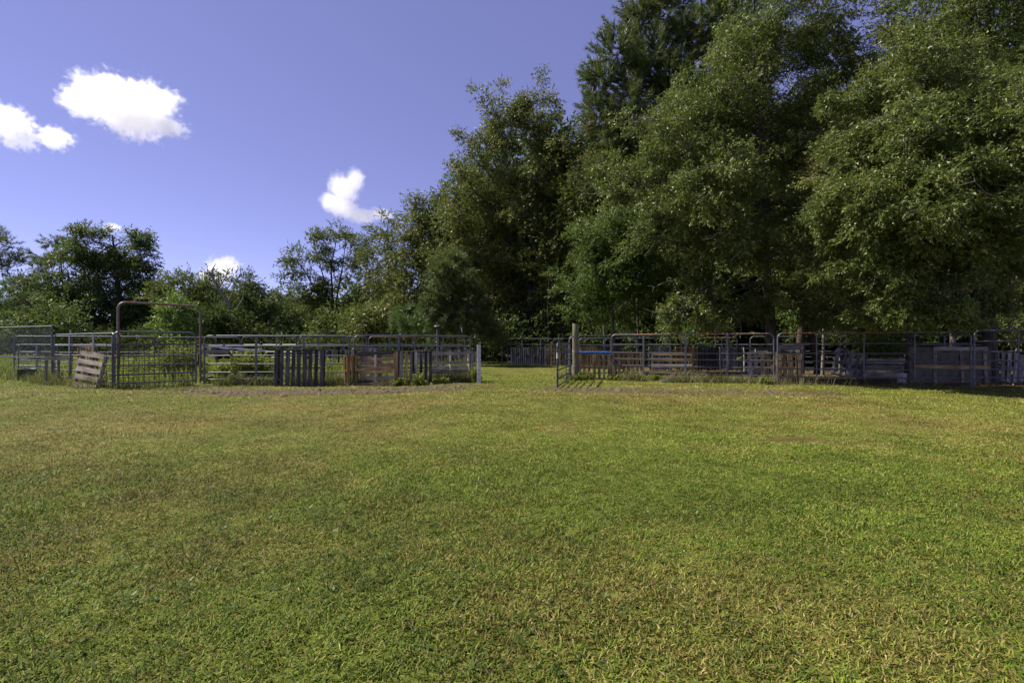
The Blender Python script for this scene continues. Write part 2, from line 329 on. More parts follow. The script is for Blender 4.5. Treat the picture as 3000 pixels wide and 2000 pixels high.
# ------------------------------------------------------------------ clouds (volumes)
CD = 900.0
def cloud(label, lobes, depth=0.8, dens=0.04, amp=2.0, nscale=0.027, soft=0.36):
    """lobes: (px, py, rx, ry) in photo pixels -> ellipsoids of vapour 900 m away"""
    cen = PX(sum(l[0] for l in lobes)/len(lobes), sum(l[1] for l in lobes)/len(lobes), CD)
    k = CD/F; es = []
    for px, py, rx, ry in lobes:
        c = PX(px, py, CD) - cen; es.append((c, (rx*k*.9, max(rx, ry)*k*depth, ry*k*.9)))
    lo = Vector([min(c[i]-r[i]*1.45 for c, r in es) for i in range(3)]); hi = Vector([max(c[i]+r[i]*1.45 for c, r in es) for i in range(3)])
    mb = MB(); mb.box((lo+hi)/2, hi-lo)
    m = bpy.data.materials.new('cloud vapour'); m.use_nodes = True; t = m.node_tree; t.nodes.clear()
    out = N(t, 'ShaderNodeOutputMaterial'); pv = N(t, 'ShaderNodeVolumePrincipled'); tc = N(t, 'ShaderNodeTexCoord')
    f = None
    for c, r in es:
        s = N(t, 'ShaderNodeVectorMath', operation='SUBTRACT'); s.inputs[1].default_value = c; t.links.new(tc.outputs['Object'], s.inputs[0])
        d = N(t, 'ShaderNodeVectorMath', operation='DIVIDE'); d.inputs[1].default_value = r; t.links.new(s.outputs[0], d.inputs[0])
        l = N(t, 'ShaderNodeVectorMath', operation='LENGTH'); t.links.new(d.outputs[0], l.inputs[0])
        e = math_n(t, 'SUBTRACT', 1.0, l.outputs['Value'])
        f = e if f is None else math_n(t, 'SMOOTH_MAX', f, e, 0.25)
    n = N(t, 'ShaderNodeTexNoise'); n.inputs['Scale'].default_value = nscale; n.inputs['Detail'].default_value = 9; n.inputs['Roughness'].default_value = 0.64
    t.links.new(tc.outputs['Object'], n.inputs[0])
    f = math_n(t, 'ADD', f, math_n(t, 'MULTIPLY_ADD', n.outputs[0], amp, -amp*0.5))
    n_b = N(t, 'ShaderNodeTexNoise'); n_b.inputs['Scale'].default_value = nscale*4.2; n_b.inputs['Detail'].default_value = 6; n_b.inputs['Roughness'].default_value = 0.7
    t.links.new(tc.outputs['Object'], n_b.inputs[0]); f = math_n(t, 'ADD', f, math_n(t, 'MULTIPLY_ADD', n_b.outputs[0], amp*.95, -amp*0.475))
    mr = N(t, 'ShaderNodeMapRange'); mr.inputs['From Min'].default_value = 0.12; mr.inputs['From Max'].default_value = 0.12+soft; mr.inputs['To Max'].default_value = dens
    t.links.new(f, mr.inputs[0]); t.links.new(mr.outputs[0], pv.inputs['Density'])
    pv.inputs['Color'].default_value = (1, 1, 1, 1); pv.inputs['Anisotropy'].default_value = 0.55
    t.links.new(pv.outputs[0], out.inputs['Volume'])
    o = mb.build('cloud', m); o.location = cen
    tag(o, label, 'cloud', 'clouds in the blue sky')
cloud('large white cloud, biggest one, high in the left of the sky', [(250,300,80,55),(330,280,110,65),(430,300,100,65),(390,350,120,55),(490,370,60,40)])
cloud('small white cloud cut off by the left photo edge', [(20,350,70,55),(60,400,60,40)])
cloud('little round cloud right beside the cloud at the left edge', [(165,405,55,35)])
cloud('comma shaped white cloud above the airy tree in the middle', [(1005,555,60,62),(970,590,50,40),(1040,525,36,48),(1010,610,60,34),(1060,632,60,28),(1115,628,50,24)], amp=1.05)
cloud('low puffy cloud peeking over the bare tree', [(650,790,60,48),(670,775,40,35),(620,810,50,30)])
cloud('tiny faint wisp of cloud over the top of the big left tree', [(330,667,34,14)], dens=0.045)
cloud('tiniest faint cloud wisp left of the other small wisp', [(242,664,22,10)], dens=0.03)

# ------------------------------------------------------------------ trees
def unit(a): return a/np.maximum(np.linalg.norm(a, axis=-1, keepdims=True), 1e-9)
def ball(n): 
    d = unit(rng.normal(size=(n, 3))); return d*rng.random((n, 1))**(1/3)
def leaves(P, D, L, W, up=0.5, fold=0.18):
    """diamond leaves: base P, direction D, length L, width W -> vertices (4 each) and quads"""
    n = len(P); D = unit(D)
    U = rng.normal(size=(n, 3))*(1-up) + np.array([0, 0, up])
    S = unit(np.cross(D, U)); NN = np.cross(S, D)
    L = L[:, None]; W = W[:, None]; m = P+D*L*0.45-NN*W*fold
    V = np.stack([P, m+S*W*0.5, P+D*L, m-S*W*0.5], 1).reshape(-1, 3)
    return V, np.arange(n*4).reshape(n, 4)
def leaf_tris(P, D, L, W, up=0.45):
    D = unit(D); U = rng.normal(size=(len(P), 3))*(1-up)+np.array([0, 0, up]); S = unit(np.cross(D, U))*(W*0.5)[:, None]
    b = P+D*(L*rng.uniform(0, .35, len(P)))[:, None]
    return np.stack([b-S, b+S, P+D*L[:, None]], 1).reshape(-1, 3), np.arange(len(P)*3).reshape(-1, 3)
def sprays(C, Rr, k, per, L, out_c, droop=0.25, flat=0.6, ratio=0.40):
    """leaf sprays round clump centres C (radius Rr): k sprigs each with `per` leaves of length about L"""
    n = len(C); ci = np.repeat(np.arange(n), k); b = ball(len(ci)); b = unit(b)*(np.linalg.norm(b, axis=1, keepdims=True)**0.6)
    b[:, 2] *= flat
    el = unit((C-out_c)*np.array([1, 1, .35])+rng.normal(size=C.shape)*.35)          # every clump is a spray drawn out along its bough
    b = b*0.82+el[ci]*(rng.normal(0, .62, len(ci)))[:, None]
    P = C[ci]+b*Rr[ci][:, None]; P[:, 2] -= droop*.45*Rr[ci]*np.maximum(0, (b*el[ci]).sum(1))**2
    D = unit(unit(P-C[ci])*0.8 + unit(P-out_c)*0.6 + rng.normal(size=P.shape)*0.35 + np.array([0, 0, -droop]))
    tw = L*4.2
    li = np.repeat(np.arange(len(P)), per); tt = rng.random(len(li))
    LP = P[li]+D[li]*(tt*tw)[:, None]
    LD = unit(D[li]*0.7+rng.normal(size=LP.shape)*0.75+np.array([0, 0, -droop*0.8]))
    LL = L*rng.uniform(0.55, 1.4, len(li))
    V, Fq = leaf_tris(LP, LD, LL*1.1, LL*ratio*rng.uniform(0.75, 1.25, len(li)))
    base = rng.normal(0, 0.12, n)[ci][li]             # clump to clump variation of leaf colour
    v = np.clip(rng.random(len(li))*.9+base, 0, .955); v[rng.random(len(li)) < .012] = .996
    return V, Fq, v, P, D
def bezier(a, b, sag, n=5):
    a, b = Vector(a), Vector(b); mid = (a+b)/2+Vector((rnd.uniform(-.1,.1)*(b-a).length, rnd.uniform(-.1,.1)*(b-a).length, sag))
    return [a*(1-s)**2+mid*2*s*(1-s)+b*s*s for s in [i/(n-1) for i in range(n)]]
def trunk_at(path, z):
    for p, q in zip(path[:-1], path[1:]):
        if p.z <= z <= q.z: return p.lerp(q, (z-p.z)/(q.z-p.z))
    return path[-1].copy() if z > path[-1].z else path[0].copy()
def broadleaf(name, label, d, path_px, r0, blobs, leaf, bark='bark', dens=3.0, group=None, lf=0.0049, per=12, droop=0.25, gaps=0.0, cat='tree', clump=0.33, twigs=True, stems=None, ratio=0.46, limb_up=-0.25, zmin=0.12, dead=0):
    """blobs: (px, py, rx, ry[, dy]) of the crown in photo pixels at depth d (dy metres nearer/farther)"""
    base = G(path_px[0][0], d)
    root = empty(name, base); tag(root, label, cat, group)
    path = [Vector((0, 0, -0.1))]+[PX(x, y, d)-base for x, y in path_px[1:]]
    wood = MB(); nseg = len(path)
    # smooth the trunk
    pts = []
    for i in range(nseg-1):
        for s in range(4): 
            q = path[i].lerp(path[i+1], s/4); pts.append(q+Vector((rnd.uniform(-1,1), rnd.uniform(-1,1), 0))*r0*0.18)
    pts.append(path[-1]); top = pts[-1].z
    rad = [r0*(1.25 if i == 0 else 1)*max(0.12, 1-0.85*max(0, p.z)/max(top, .1)) for i, p in enumerate(pts)]
    wood.tube(pts, rad, 9)
    Vs, Fs, vs, nv, allC = [], [], [], 0, []
    L0 = max(0.05, lf*d)
    for bl in blobs:
        px, py, rx, ry = bl[:4]; dy = bl[4] if len(bl) > 4 else rnd.uniform(-0.4, 0.6)
        dd = d+dy; c = PX(px, py, dd)-base; k = dd/F
        rad3 = np.array([rx*k, (rx+ry)*0.5*k*0.9, ry*k])
        area = math.pi*rx*ry*0.1165
        nl = area*dens*1.4
        ncl = max(6, int(area/95)); ncl = min(ncl, 95)
        dirs = ball(ncl); dirs = unit(dirs)*(np.linalg.norm(dirs, axis=1, keepdims=True)**0.55)
        C = np.array(c)+dirs*rad3*rng.uniform(.55, 1.38, (ncl, 1))
        if gaps > 0: 
            keep = rng.random(ncl) > gaps; C = C[keep] if keep.sum() > 3 else C
        allC.append(C)
        Rr = np.mean(rad3)*clump*rng.uniform(0.45, 1.15, len(C))
        ks = max(2, int(nl/len(C)/per))
        V, Fq, v, P, D = sprays(C, Rr, ks, per, L0, np.array(c), droop, 0.62, ratio)
        Vs.append(V); Fs.append(Fq+nv); vs.append(v); nv += len(V)
        att_z = max(zmin*top, min(c.z-0.45*rad3[2]+limb_up*math.hypot(c.x, c.y), top*0.95))
        a = trunk_at(path, att_z); rl = max(0.018, r0*0.27*(1-0.6*att_z/max(top, .1)))
        limb = bezier(a, c, rnd.uniform(0.0, 0.12)*(c-a).length, 6)
        wood.tube(limb, [rl*(1-0.6*i/5) for i in range(6)], 6)
        for q in C:
            s = limb[rnd.randint(2, 5)]; q = Vector(q)
            wood.tube(bezier(s, q, rnd.uniform(-.05, .15)*(q-s).length, 4), [rl*.34, rl*.25, rl*.17, rl*.08], 4, caps=False)
        if twigs:
            for _ in range(min(40, len(P)//12)):
                i = rnd.randrange(len(P)); e = Vector(P[i])+Vector(D[i])*L0*3; s = Vector(C[rnd.randrange(len(C))])
                j = int(np.argmin(np.linalg.norm(C-P[i], axis=1))); s = Vector(C[j])
                wood.tube([s, (s+e)/2+Vector((0, 0, .04)), e], [rl*.16+.003, rl*.10+.003, .003], 3, caps=False)
    for st in stems or []:
        sp = [PX(x, y, d)-base for x, y in st]; wood.tube(sp, [r0*0.55*(1-0.75*i/(len(sp)-1)) for i in range(len(sp))], 7)
    if dead:
        tw = MB(); CC = np.concatenate(allC)
        for _ in range(dead):                       # bare pale twigs poking out among the leaves
            q = Vector(CC[rnd.randrange(len(CC))]); o = Vector((q.x*.8+rnd.uniform(-1, 1), -abs(rnd.gauss(.9, .5))*1.2, rnd.uniform(-.9, .5))).normalized(); ln = rnd.uniform(.7, 1.9)*d/18
            p = [q, q+o*ln*.4+Vector((rnd.uniform(-.1, .1), 0, rnd.uniform(-.05, .15))), q+o*ln*.75+Vector((rnd.uniform(-.15, .15), 0, rnd.uniform(-.15, .15))), q+o*ln+Vector((rnd.uniform(-.2, .2), 0, rnd.uniform(-.3, .1)))]
            tw.tube(p, [.016, .012, .009, .004], 4, caps=False)
            for s_ in (1, 2): e = p[s_]+Vector((rnd.uniform(-.5, .5), rnd.uniform(-.4, .1), rnd.uniform(-.4, .3)))*ln*.5; tw.tube([p[s_], (p[s_]+e)/2+Vector((0, 0, .05)), e], [.008, .006, .003], 3, caps=False)
        tag(tw.build('bare_twigs', M['grey_bark'], root), kind='stuff')
    wood.build('trunk', M[bark], root)
    link('crown', np_mesh('crown', np.concatenate(Vs), np.concatenate(Fs), {'v': ('FACE', np.concatenate(vs))}), M[leaf], root)
    return root
def needle_tufts(T, D, n, L, W, shoot=1.3):
    """bottle-brush tufts of needles along short shoots (origin T, direction D)"""
    ti = np.repeat(np.arange(len(T)), n); s = rng.random(len(ti)); 
    P = T[ti]+D[ti]*(s*L*shoot)[:, None]
    perp = unit(np.cross(D[ti], rng.normal(size=P.shape)))
    d = unit(D[ti]*rng.uniform(0.5, 1.1, (len(ti), 1))+perp*rng.uniform(0.35, 0.9, (len(ti), 1)) + np.array([0, 0, -0.08]))
    LL = L*rng.uniform(0.7, 1.15, len(ti)); S = unit(np.cross(d, rng.normal(size=P.shape)))*(W/2)
    V = np.stack([P-S, P+S, P+d*LL[:, None]], 1).reshape(-1, 3)
    v = np.clip(rng.random(len(ti))+rng.normal(0, .15, len(T))[ti], 0, 1)
    return V, np.arange(len(ti)*3).reshape(-1, 3), v
def pine(name, label, d, path_px, r0, blobs, leaf='needle', L=0.26, W=0.016, nper=34, group=None, tuft_area=14.0, gaps=0.0, up=0.45, shoot=1.3):
    base = G(path_px[0][0], d); root = empty(name, base); tag(root, label, 'pine tree', group)
    path = [Vector((0, 0, -0.1))]+[PX(x, y, d)-base for x, y in path_px[1:]]
    wood = MB(); top = path[-1].z
    pts = [path[i].lerp(path[i+1], s/4) for i in range(len(path)-1) for s in range(4)]+[path[-1]]
    wood.tube(pts, [r0*max(0.1, 1-0.9*max(0, p.z)/top) for p in pts], 9)
    T, D = [], []
    for bl in blobs:
        px, py, rx, ry = bl[:4]; dy = bl[4] if len(bl) > 4 else rnd.uniform(-.6, .6)
        c = PX(px, py, d+dy)-base; k = (d+dy)/F; rad3 = np.array([rx*k, (rx+ry)/2*k, ry*k])
        nt_ = max(8, int(math.pi*rx*ry*0.1165/tuft_area))
        nb = max(4, nt_//9); bd = ball(nb); B = np.array(c)+bd*rad3*0.75
        a = trunk_at(path, max(top*.1, min(c.z-0.25*math.hypot(c.x, c.y), top*.97)))
        limb = bezier(a, c, -0.05*(c-a).length, 6); wood.tube(limb, [r0*.26*(1-.12*i) for i in range(6)], 5)
        for q in B:
            e = Vector(q); s = limb[rnd.randint(2, 5)]; wood.tube(bezier(s, e, -.06*(e-s).length, 4), [r0*.10, r0*.08, r0*.055, r0*.03], 4, caps=False)
        bi = np.repeat(np.arange(nb), max(2, nt_//nb))
        P = B[bi]+ball(len(bi))*np.mean(rad3)*0.42
        o = unit(P-np.array(c))*0.7+unit(P-B[bi])*0.5+np.array([0, 0, up])+rng.normal(size=P.shape)*.3
        T.append(P); D.append(unit(o))
        for j in range(0, len(bi), 2):
            wood.tube([Vector(B[bi[j]]), Vector(P[j]+unit(o)[j]*L)], [r0*.045+.004, .006], 3, caps=False)
    V, Ft, v = needle_tufts(np.concatenate(T), np.concatenate(D), nper, L, W, shoot)
    wood.build('trunk', M['pine_bark'], root)
    link('crown', np_mesh('crown', V, Ft, {'v': ('FACE', v)}), M[leaf], root)
    return root
def shrub(name, label, d, blobs, leaf, group=None, dens=2.8, lf=0.0062, cat='shrub', gaps=0.0, bark='grey_bark', droop=0.1):
    px = sum(b[0] for b in blobs)/len(blobs); ymin = min(b[1] for b in blobs)
    return broadleaf(name, label, d, [(px, 0), (px+4, min(1000, ymin+10))], 0.05, blobs, leaf, bark, dens, group, lf, 9, droop, gaps, cat, 0.42)

# --- right side: big oaks over the fence
broadleaf('oak_tree', 'huge oak whose drooping leafy boughs fill the right side of the photo', 15.6, [(2897, 0), (2893, 760), (2890, 480), (2900, 150), (2905, -150)], 0.21,
    [(2820,40,200,140),(3010,230,180,190),(2700,230,150,130,-2.2),(2860,400,210,140,-3.2),(2640,420,160,110,-2.8),(2560,590,140,100,-3.4),(2740,590,180,115,-3.8),(2960,610,170,140,-3.6),(2520,760,130,75,-1.8),
     (2690,760,150,85,-3.2),(2880,770,120,60,-2.2),(2640,860,110,60,-3.0),(2775,895,70,40,-3.4),(2830,930,45,24,-3.2),(3150,120,90,150),(3150,480,90,150),(3130,760,80,90),(2480,880,70,45),(2485,480,90,80,-2.4),(2450,650,80,60,-2.4),(2470,330,70,60,-1.6),(3060,850,90,50),(2690,905,70,32,-3.4),(2600,930,65,34,-2.4),(2930,860,70,45,-.6),(2550,950,60,30,-.9)],
    'oak', dens=3.3, limb_up=.10, zmin=.24, droop=.4, clump=.25, gaps=.24, dead=90)
broadleaf('oak_tree', 'tall oak with a straight visible trunk behind the joint of two pipe panels', 17.3, [(2268, 0), (2252, 880), (2228, 640), (2222, 420), (2205, 150), (2215, -60)], 0.20,
    [(2330,30,160,110),(2220,170,140,110),(2430,190,120,110),(2080,290,140,90),(1960,400,130,80,-.8),(2200,370,160,110),(2390,380,120,90),(1880,540,110,70),(2060,540,160,95,-1.6),
     (2270,590,150,95),(1960,690,120,65),(2140,710,140,75,-1.4),(2330,740,120,75),(2050,850,105,42,-.7),(2190,880,90,45),(1990,915,70,32,-1.0),(2120,935,90,36,-.9),(2370,870,80,60),(2290,470,90,70),(2420,920,70,36,-.8)],
    'oak', dens=3.1, limb_up=.05, zmin=.24, droop=.35, clump=.25, gaps=.24, dead=70)
broadleaf('oak_tree', 'rough barked leaning tree with browning leaves right of the straight oak trunk', 19.5, [(2400, 0), (2382, 1000), (2350, 880), (2335, 1400), (2370, 480)], 0.17,
    [(2440,330,90,90),(2420,470,90,80),(2360,620,100,70),(2480,580,90,80),(2490,700,90,70),(2400,740,90,60),(2430,840,100,60),(2520,850,80,60)], 'mixed', 'pine_bark', dens=2.3)
broadleaf('dying_bough_tree', 'small tree with browned dry leaves between the two big oaks', 18.6, [(2410, 0), (2415, 800), (2410, 560)], .06,
    [(2400,450,60,36),(2440,500,60,36),(2370,520,50,34),(2410,600,55,34)], 'rusty_leaf', 'grey_bark', dens=2.0, gaps=.2)
broadleaf('vine_tree', 'bushy vine covered tree in fresher green left of the tall oak', 20.5, [(1800, 0), (1795, 900), (1780, 760)], 0.10,
    [(1760,690,95,70),(1840,660,90,60),(1730,790,80,70),(1830,790,110,85),(1720,880,70,60),(1810,890,90,50),(1900,760,70,60)], 'vine', dens=3.2, droop=.35)
pine('pine_tree', 'tall long needled pine rising above all the other trees', 27.0, [(2090, 0), (2080, 500), (2062, 200), (2050, -130)], 0.28,
    [(1880,45,60,55),(1960,10,70,55),(2060,-30,90,50),(2150,40,80,60),(1800,140,50,45),(1900,140,80,60),(2000,120,80,60),(2120,150,90,60),(1775,235,50,50),(1860,240,80,60),
     (1980,240,90,60),(1760,330,50,50),(1840,340,70,60),(1940,340,80,60),(1800,430,50,50),(1870,440,70,55),(1760,540,40,38),(1850,560,60,40),(2080,280,90,60),(2060,420,90,70),(2200,150,60,60)],
    L=.30, W=.032, nper=64, tuft_area=11, up=.75, shoot=2.8)
broadleaf('forest_tree', 'slim tree squeezed between the tall pine and the double stemmed tree', 31.0, [(1730, 0), (1720, 700), (1715, 420)], 0.14,
    [(1720,370,50,50),(1690,460,65,70),(1740,520,60,70),(1690,600,80,75),(1660,720,85,80),(1740,680,70,80),(1680,840,90,80),(1640,930,90,55)], 'mixed', dens=2.5, lf=.0044)
broadleaf('forest_tree', 'tallest double stemmed broadleaf tree in the middle with pale trunks', 33.5, [(1560, 0), (1545, 760), (1580, 560), (1575, 330)], 0.22,
    [(1575,285,55,50),(1545,330,50,40),(1440,325,65,50),(1490,390,80,60),(1400,400,55,60),(1600,400,60,65),(1560,500,95,75),(1420,500,80,75),(1500,600,120,75),(1630,560,55,70),
     (1610,670,90,80),(1400,610,60,70),(1500,720,130,80),(1570,830,110,80),(1440,850,100,75),(1520,930,130,50),(1370,480,35,45)], 'mixed', 'grey_bark', dens=2.6, lf=.0044, gaps=.15,
    stems=[[(1555, 900), (1520, 680), (1490, 520), (1470, 400), (1455, 330)], [(1560, 900), (1610, 700), (1600, 480)]])
broadleaf('forest_tree', 'tree draped in yellowing orange vine leaves beside the double stemmed tree', 31.5, [(1350, 0), (1345, 800), (1345, 560)], 0.15,
    [(1340,540,45,50),(1330,630,65,60),(1385,680,60,60),(1320,740,70,60),(1400,780,70,60)], 'mixed', dens=2.4, lf=.0044)
broadleaf('forest_tree', 'rounded dark green tree below and right of the comma shaped cloud', 36.0, [(1240, 0), (1235, 800), (1240, 620)], 0.2,
    [(1240,610,60,48),(1295,620,50,55),(1190,660,55,60),(1260,700,80,65),(1180,760,60,65),(1280,790,80,65),(1210,850,90,60),(1170,930,80,50)], 'mixed', dens=2.5, lf=.0044)
broadleaf('forest_tree', 'slender tree at the left end of the tall wood under the comma shaped cloud', 38.0, [(1135, 0), (1138, 800), (1135, 660)], 0.16,
    [(1135,665,38,42),(1120,740,45,50),(1160,740,40,50),(1110,820,45,55),(1150,850,55,55),(1120,920,55,50)], 'mixed', dens=2.4, lf=.0044)
broadleaf('pecan_tree', 'airy pecan tree with sky showing between its spreading limbs', 43.0, [(985, 0), (975, 900), (970, 780), (985, 700)], 0.18,
    [(920,715,45,30),(985,690,38,26),(1015,720,32,32),(868,745,30,24),(850,790,26,30),(900,790,34,28),(960,760,36,34),(1020,790,34,44),(930,850,44,34),(985,850,50,50),(890,855,26,28),(950,915,60,36),(1015,900,40,50)],
    'pecan', dens=3.0, lf=.0044, gaps=.20, clump=.34, stems=[[(975, 960), (930, 860), (890, 790), (862, 755)], [(975, 940), (1000, 800), (1012, 720)], [(978, 950), (950, 820), (925, 730)]])
broadleaf('pecan_tree', 'narrow airy tree just right of the wide spreading pecan', 42.0, [(1072, 0), (1068, 860), (1078, 720)], 0.11,
    [(1080,712,26,26),(1062,750,24,30),(1092,770,24,34),(1075,820,30,36),(1085,890,36,42)], 'pecan', dens=2.2, lf=.0044, gaps=.22, stems=[[(1066, 940), (1085, 820), (1100, 760)]])
pine('pine_tree', 'short bushy pine with soft dark tufts behind the wire posts', 27.0, [(1335, 0), (1330, 900), (1315, 750)], 0.09,
    [(1320,770,38,32),(1290,815,45,36),(1355,820,45,38),(1310,865,60,40),(1380,880,50,36),(1275,905,50,34),(1345,925,70,38),(1400,955,60,26),(1460,975,50,20),(1300,955,50,26)], 'needle', L=.32, W=.026, nper=40, tuft_area=5.5, up=.25)

# --- left background trees
pine('pine_tree', 'ragged pine cut off by the left photo edge', 50.0, [(-60, 0), (-55, 820), (-60, 690)], 0.2,
    [(15,720,40,26),(-30,690,45,30),(40,755,38,20),(0,785,50,22),(-60,760,60,40),(60,765,18,12)], 'needle', L=.42, W=.035, nper=26, tuft_area=6)
pine('pine_tree', 'pine with flat topped crown poking out behind the big left tree', 62.0, [(190, 0), (185, 850), (175, 710)], 0.24,
    [(160,712,42,20),(190,735,45,26),(130,755,32,18),(160,775,40,18),(110,790,26,12),(140,800,40,18),(100,745,14,8)], 'needle', L=.5, W=.045, nper=26, tuft_area=5)
broadleaf('shade_tree', 'biggest broad dark tree standing in the left background', 50.0, [(345, 0), (350, 880), (340, 780), (330, 690)], 0.45,
    [(262,700,50,34),(365,705,60,36),(310,740,70,40),(420,745,35,36),(230,760,60,45),(290,800,80,50),(385,800,60,50),(435,815,26,40),(200,830,70,50),(330,870,90,60),(230,890,90,60),(410,890,60,60),(150,880,60,60),(300,940,120,50),(425,770,30,22)],
    'dark', dens=3.8, lf=.0044, gaps=.05)
broadleaf('sumac_tree', 'low flat topped tree just right of the big dark tree', 46.0, [(545, 0), (545, 930), (550, 830)], 0.12,
    [(515,808,34,18),(590,803,36,22),(560,835,55,26),(500,850,40,26),(610,850,40,32),(560,890,60,32),(480,890,40,36)], 'pecan', dens=3.2, lf=.0044, gaps=.08)
def bare_tree():
    d = 41.0; base = G(706, d); root = empty('dead_tree', base); tag(root, 'bare leafless tree leaning left in front of the low puffy cloud', 'tree')
    def pth(pts): return [PX(x, y, d)-base for x, y in pts]
    a = MB(); a.tube([Vector((0, 0, -.1))]+pth([(690, 930), (668, 885), (640, 845), (622, 810), (622, 790), (632, 772)]), [.15, .13, .12, .10, .075, .05, .025], 7); a.build('trunk', M['grey_bark'], root)
    for pts in ([(668,885),(685,850),(694,820),(690,790)], [(640,845),(660,815),(668,790),(662,775)], [(694,820),(706,800),(702,776)], [(622,810),(608,792),(606,778)], [(650,862),(672,838),(684,805),(676,786)], [(690,910),(712,875),(716,840),(708,800)], [(635,838),(618,832),(600,815)], [(664,800),(676,782)], [(690,800),(698,788),(696,776)]):
        b = MB(); q = pth(pts); b.tube(q, [.06*(1-.8*i/(len(q)-1)) for i in range(len(q))], 5); b.build('branch', M['grey_bark'], root)
bare_tree()
broadleaf('roadside_tree', 'medium rounded tree right of the bare leaning tree', 44.0, [(728, 0), (728, 930), (725, 830)], 0.13,
    [(725,822,36,26),(745,860,36,34),(705,860,32,30),(725,905,50,36),(690,930,36,34),(735,950,50,28)], 'far', dens=3.2, lf=.0044)
broadleaf('roadside_tree', 'dark rounded tree left of the gap of distant wood', 43.0, [(795, 0), (795, 940), (792, 880)], 0.13,
    [(790,868,32,24),(812,895,30,30),(770,895,34,30),(795,930,45,32),(765,955,36,24),(825,950,28,26)], 'dark', dens=3.2, lf=.0044)
for lab, d, bl, lf_ in (('low rounded tree between the edge pine and the big dark tree', 53.0, [(70,850,50,32),(110,830,36,26),(40,890,50,34),(100,890,60,36),(150,860,36,30)], 'far'),
                        ('bushy tree filling the space right of the big dark tree behind the sumac', 54.0, [(450,840,40,34),(470,880,50,36),(430,910,50,36),(510,920,60,36)], 'far'),
                        ('shadowy tree behind the bare leaning tree', 55.0, [(640,860,50,30),(600,880,50,34),(680,885,50,34),(640,920,70,36)], 'far'),
                        ('low dark tree left of the pecan at the gap of sky', 56.0, [(850,905,36,24),(885,920,40,28),(840,940,44,28),(900,950,50,28)], 'far')):
    cx = bl[0][0]; broadleaf('background_tree', lab, d, [(cx, 0), (cx, 940), (cx, bl[0][1])], .14, bl, lf_, dens=3.1, lf=.0044, twigs=False)
shrub('shrub', 'sunny bright green bush seen through the tall gate arch', 37.0, [(520,905,36,26),(550,925,34,26),(505,945,40,26),(545,960,40,22)], 'bright')
pine('young_pine', 'young pines clump between the chain link and the left photo edge', 44.0, [(40, 0), (45, 920), (40, 850)], 0.09,
    [(40,840,26,24),(15,870,34,26),(70,880,30,28),(40,915,48,28),(100,920,30,26),(10,935,40,26)], 'needle_young', L=.36, W=.03, nper=26, tuft_area=6)
shrub('shrub', 'grey green bush between the big dark tree and the chain link fence', 41.0, [(130,925,40,30),(180,950,50,26),(90,960,50,22)], 'dark')
shrub('shrub', 'leafy hedge like bush below the sumac tree right of the arch', 39.0, [(625,925,40,30),(660,950,45,26),(600,960,40,22),(690,965,40,20)], 'far_shaded')
shrub('shrub', 'greyish thicket bush below the pecan tree', 36.0, [(1000,940,45,32),(960,960,40,24),(1040,950,36,34)], 'pecan')
shrub('shrub', 'olive coloured bush right of the thicket below the narrow pecan', 32.0, [(1075,935,40,34),(1050,965,40,22),(1100,965,36,24),(1120,930,30,26)], 'mixed')
for i, (x, y, s, lab) in enumerate([(1180, 905, 1.0, 'leftmost of the bright young pine saplings behind the pipe panels'), (1228, 925, .8, 'middle bright young pine sapling left of the dark wooden post'), (1268, 945, .7, 'smallest bright young pine sapling behind the dark wooden post')]):
    pine('young_pine', lab, 25.0+i, [(x, 0), (x, y+10), (x+2, y-5)], 0.04, [(x,y+5,14*s,14*s),(x-14*s,y+30*s,20*s,16*s),(x+14*s,y+32*s,20*s,16*s),(x,y+56*s,30*s,20*s)], 'needle_young', L=.26, W=.018, nper=30, tuft_area=4.5, group='young pine saplings behind the pen')

# --- deep woods: background trees that close the view, shared meshes
def copy_tree(o, parent=None):
    c = o.copy(); col.objects.link(c); c.parent = parent
    for ch in list(o.children): copy_tree(ch, c)
    return c
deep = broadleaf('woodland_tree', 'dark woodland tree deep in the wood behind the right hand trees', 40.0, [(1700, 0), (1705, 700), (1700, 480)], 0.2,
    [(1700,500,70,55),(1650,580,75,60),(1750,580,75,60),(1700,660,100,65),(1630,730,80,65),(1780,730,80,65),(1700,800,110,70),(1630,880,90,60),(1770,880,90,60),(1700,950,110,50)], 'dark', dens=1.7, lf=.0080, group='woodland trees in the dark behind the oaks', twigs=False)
spots = [(13.5,30,.92),(19,31,.98),(29.5,31,1.5),(36,31,1.5),(7.6,33,.9),(-5.2,43,.85),(-2.5,38,.9),(.2,41,1.0),(2.6,37,1.0),(8.5,36,1.05),(11.5,33,1.0),(15,35,1.1),(19,33,1.0),(23,36,1.1),(27,31,1.05),(31,34,1.1),(17,27,.75),(22.5,25.5,.75),(27.5,24,.75),(12.6,26,.7),(8.4,27,.72)]
for i, (x, y, s) in enumerate(spots):
    o = copy_tree(deep); o.location = (x, y, 0); o.scale = (s, s, s*rnd.uniform(.9, 1.1)); o.rotation_euler = (0, 0, rnd.uniform(0, 6.28))
far = broadleaf('distant_tree', 'distant tree in the far line of wood along the horizon', 75.0, [(840, 0), (840, 940), (840, 890)], 0.3,
    [(840,885,30,18),(815,905,30,22),(865,905,30,22),(840,935,40,26),(805,950,26,22),(875,950,26,22)], 'dark', dens=2.2, lf=.0075, group='distant trees of the far wood line', twigs=False)
for i in range(13):
    px = [-60, 20, 100, 470, 560, 640, 700, 770, 890, 930, 1000, 1060, 1120][i]; dd = rnd.uniform(66, 84)
    o = copy_tree(far); q = G(px, dd); o.location = q; s = rnd.uniform(.8, 1.1); o.scale = (s*1.2, s*1.2, s); o.rotation_euler = (0, 0, rnd.uniform(0, 6.28))
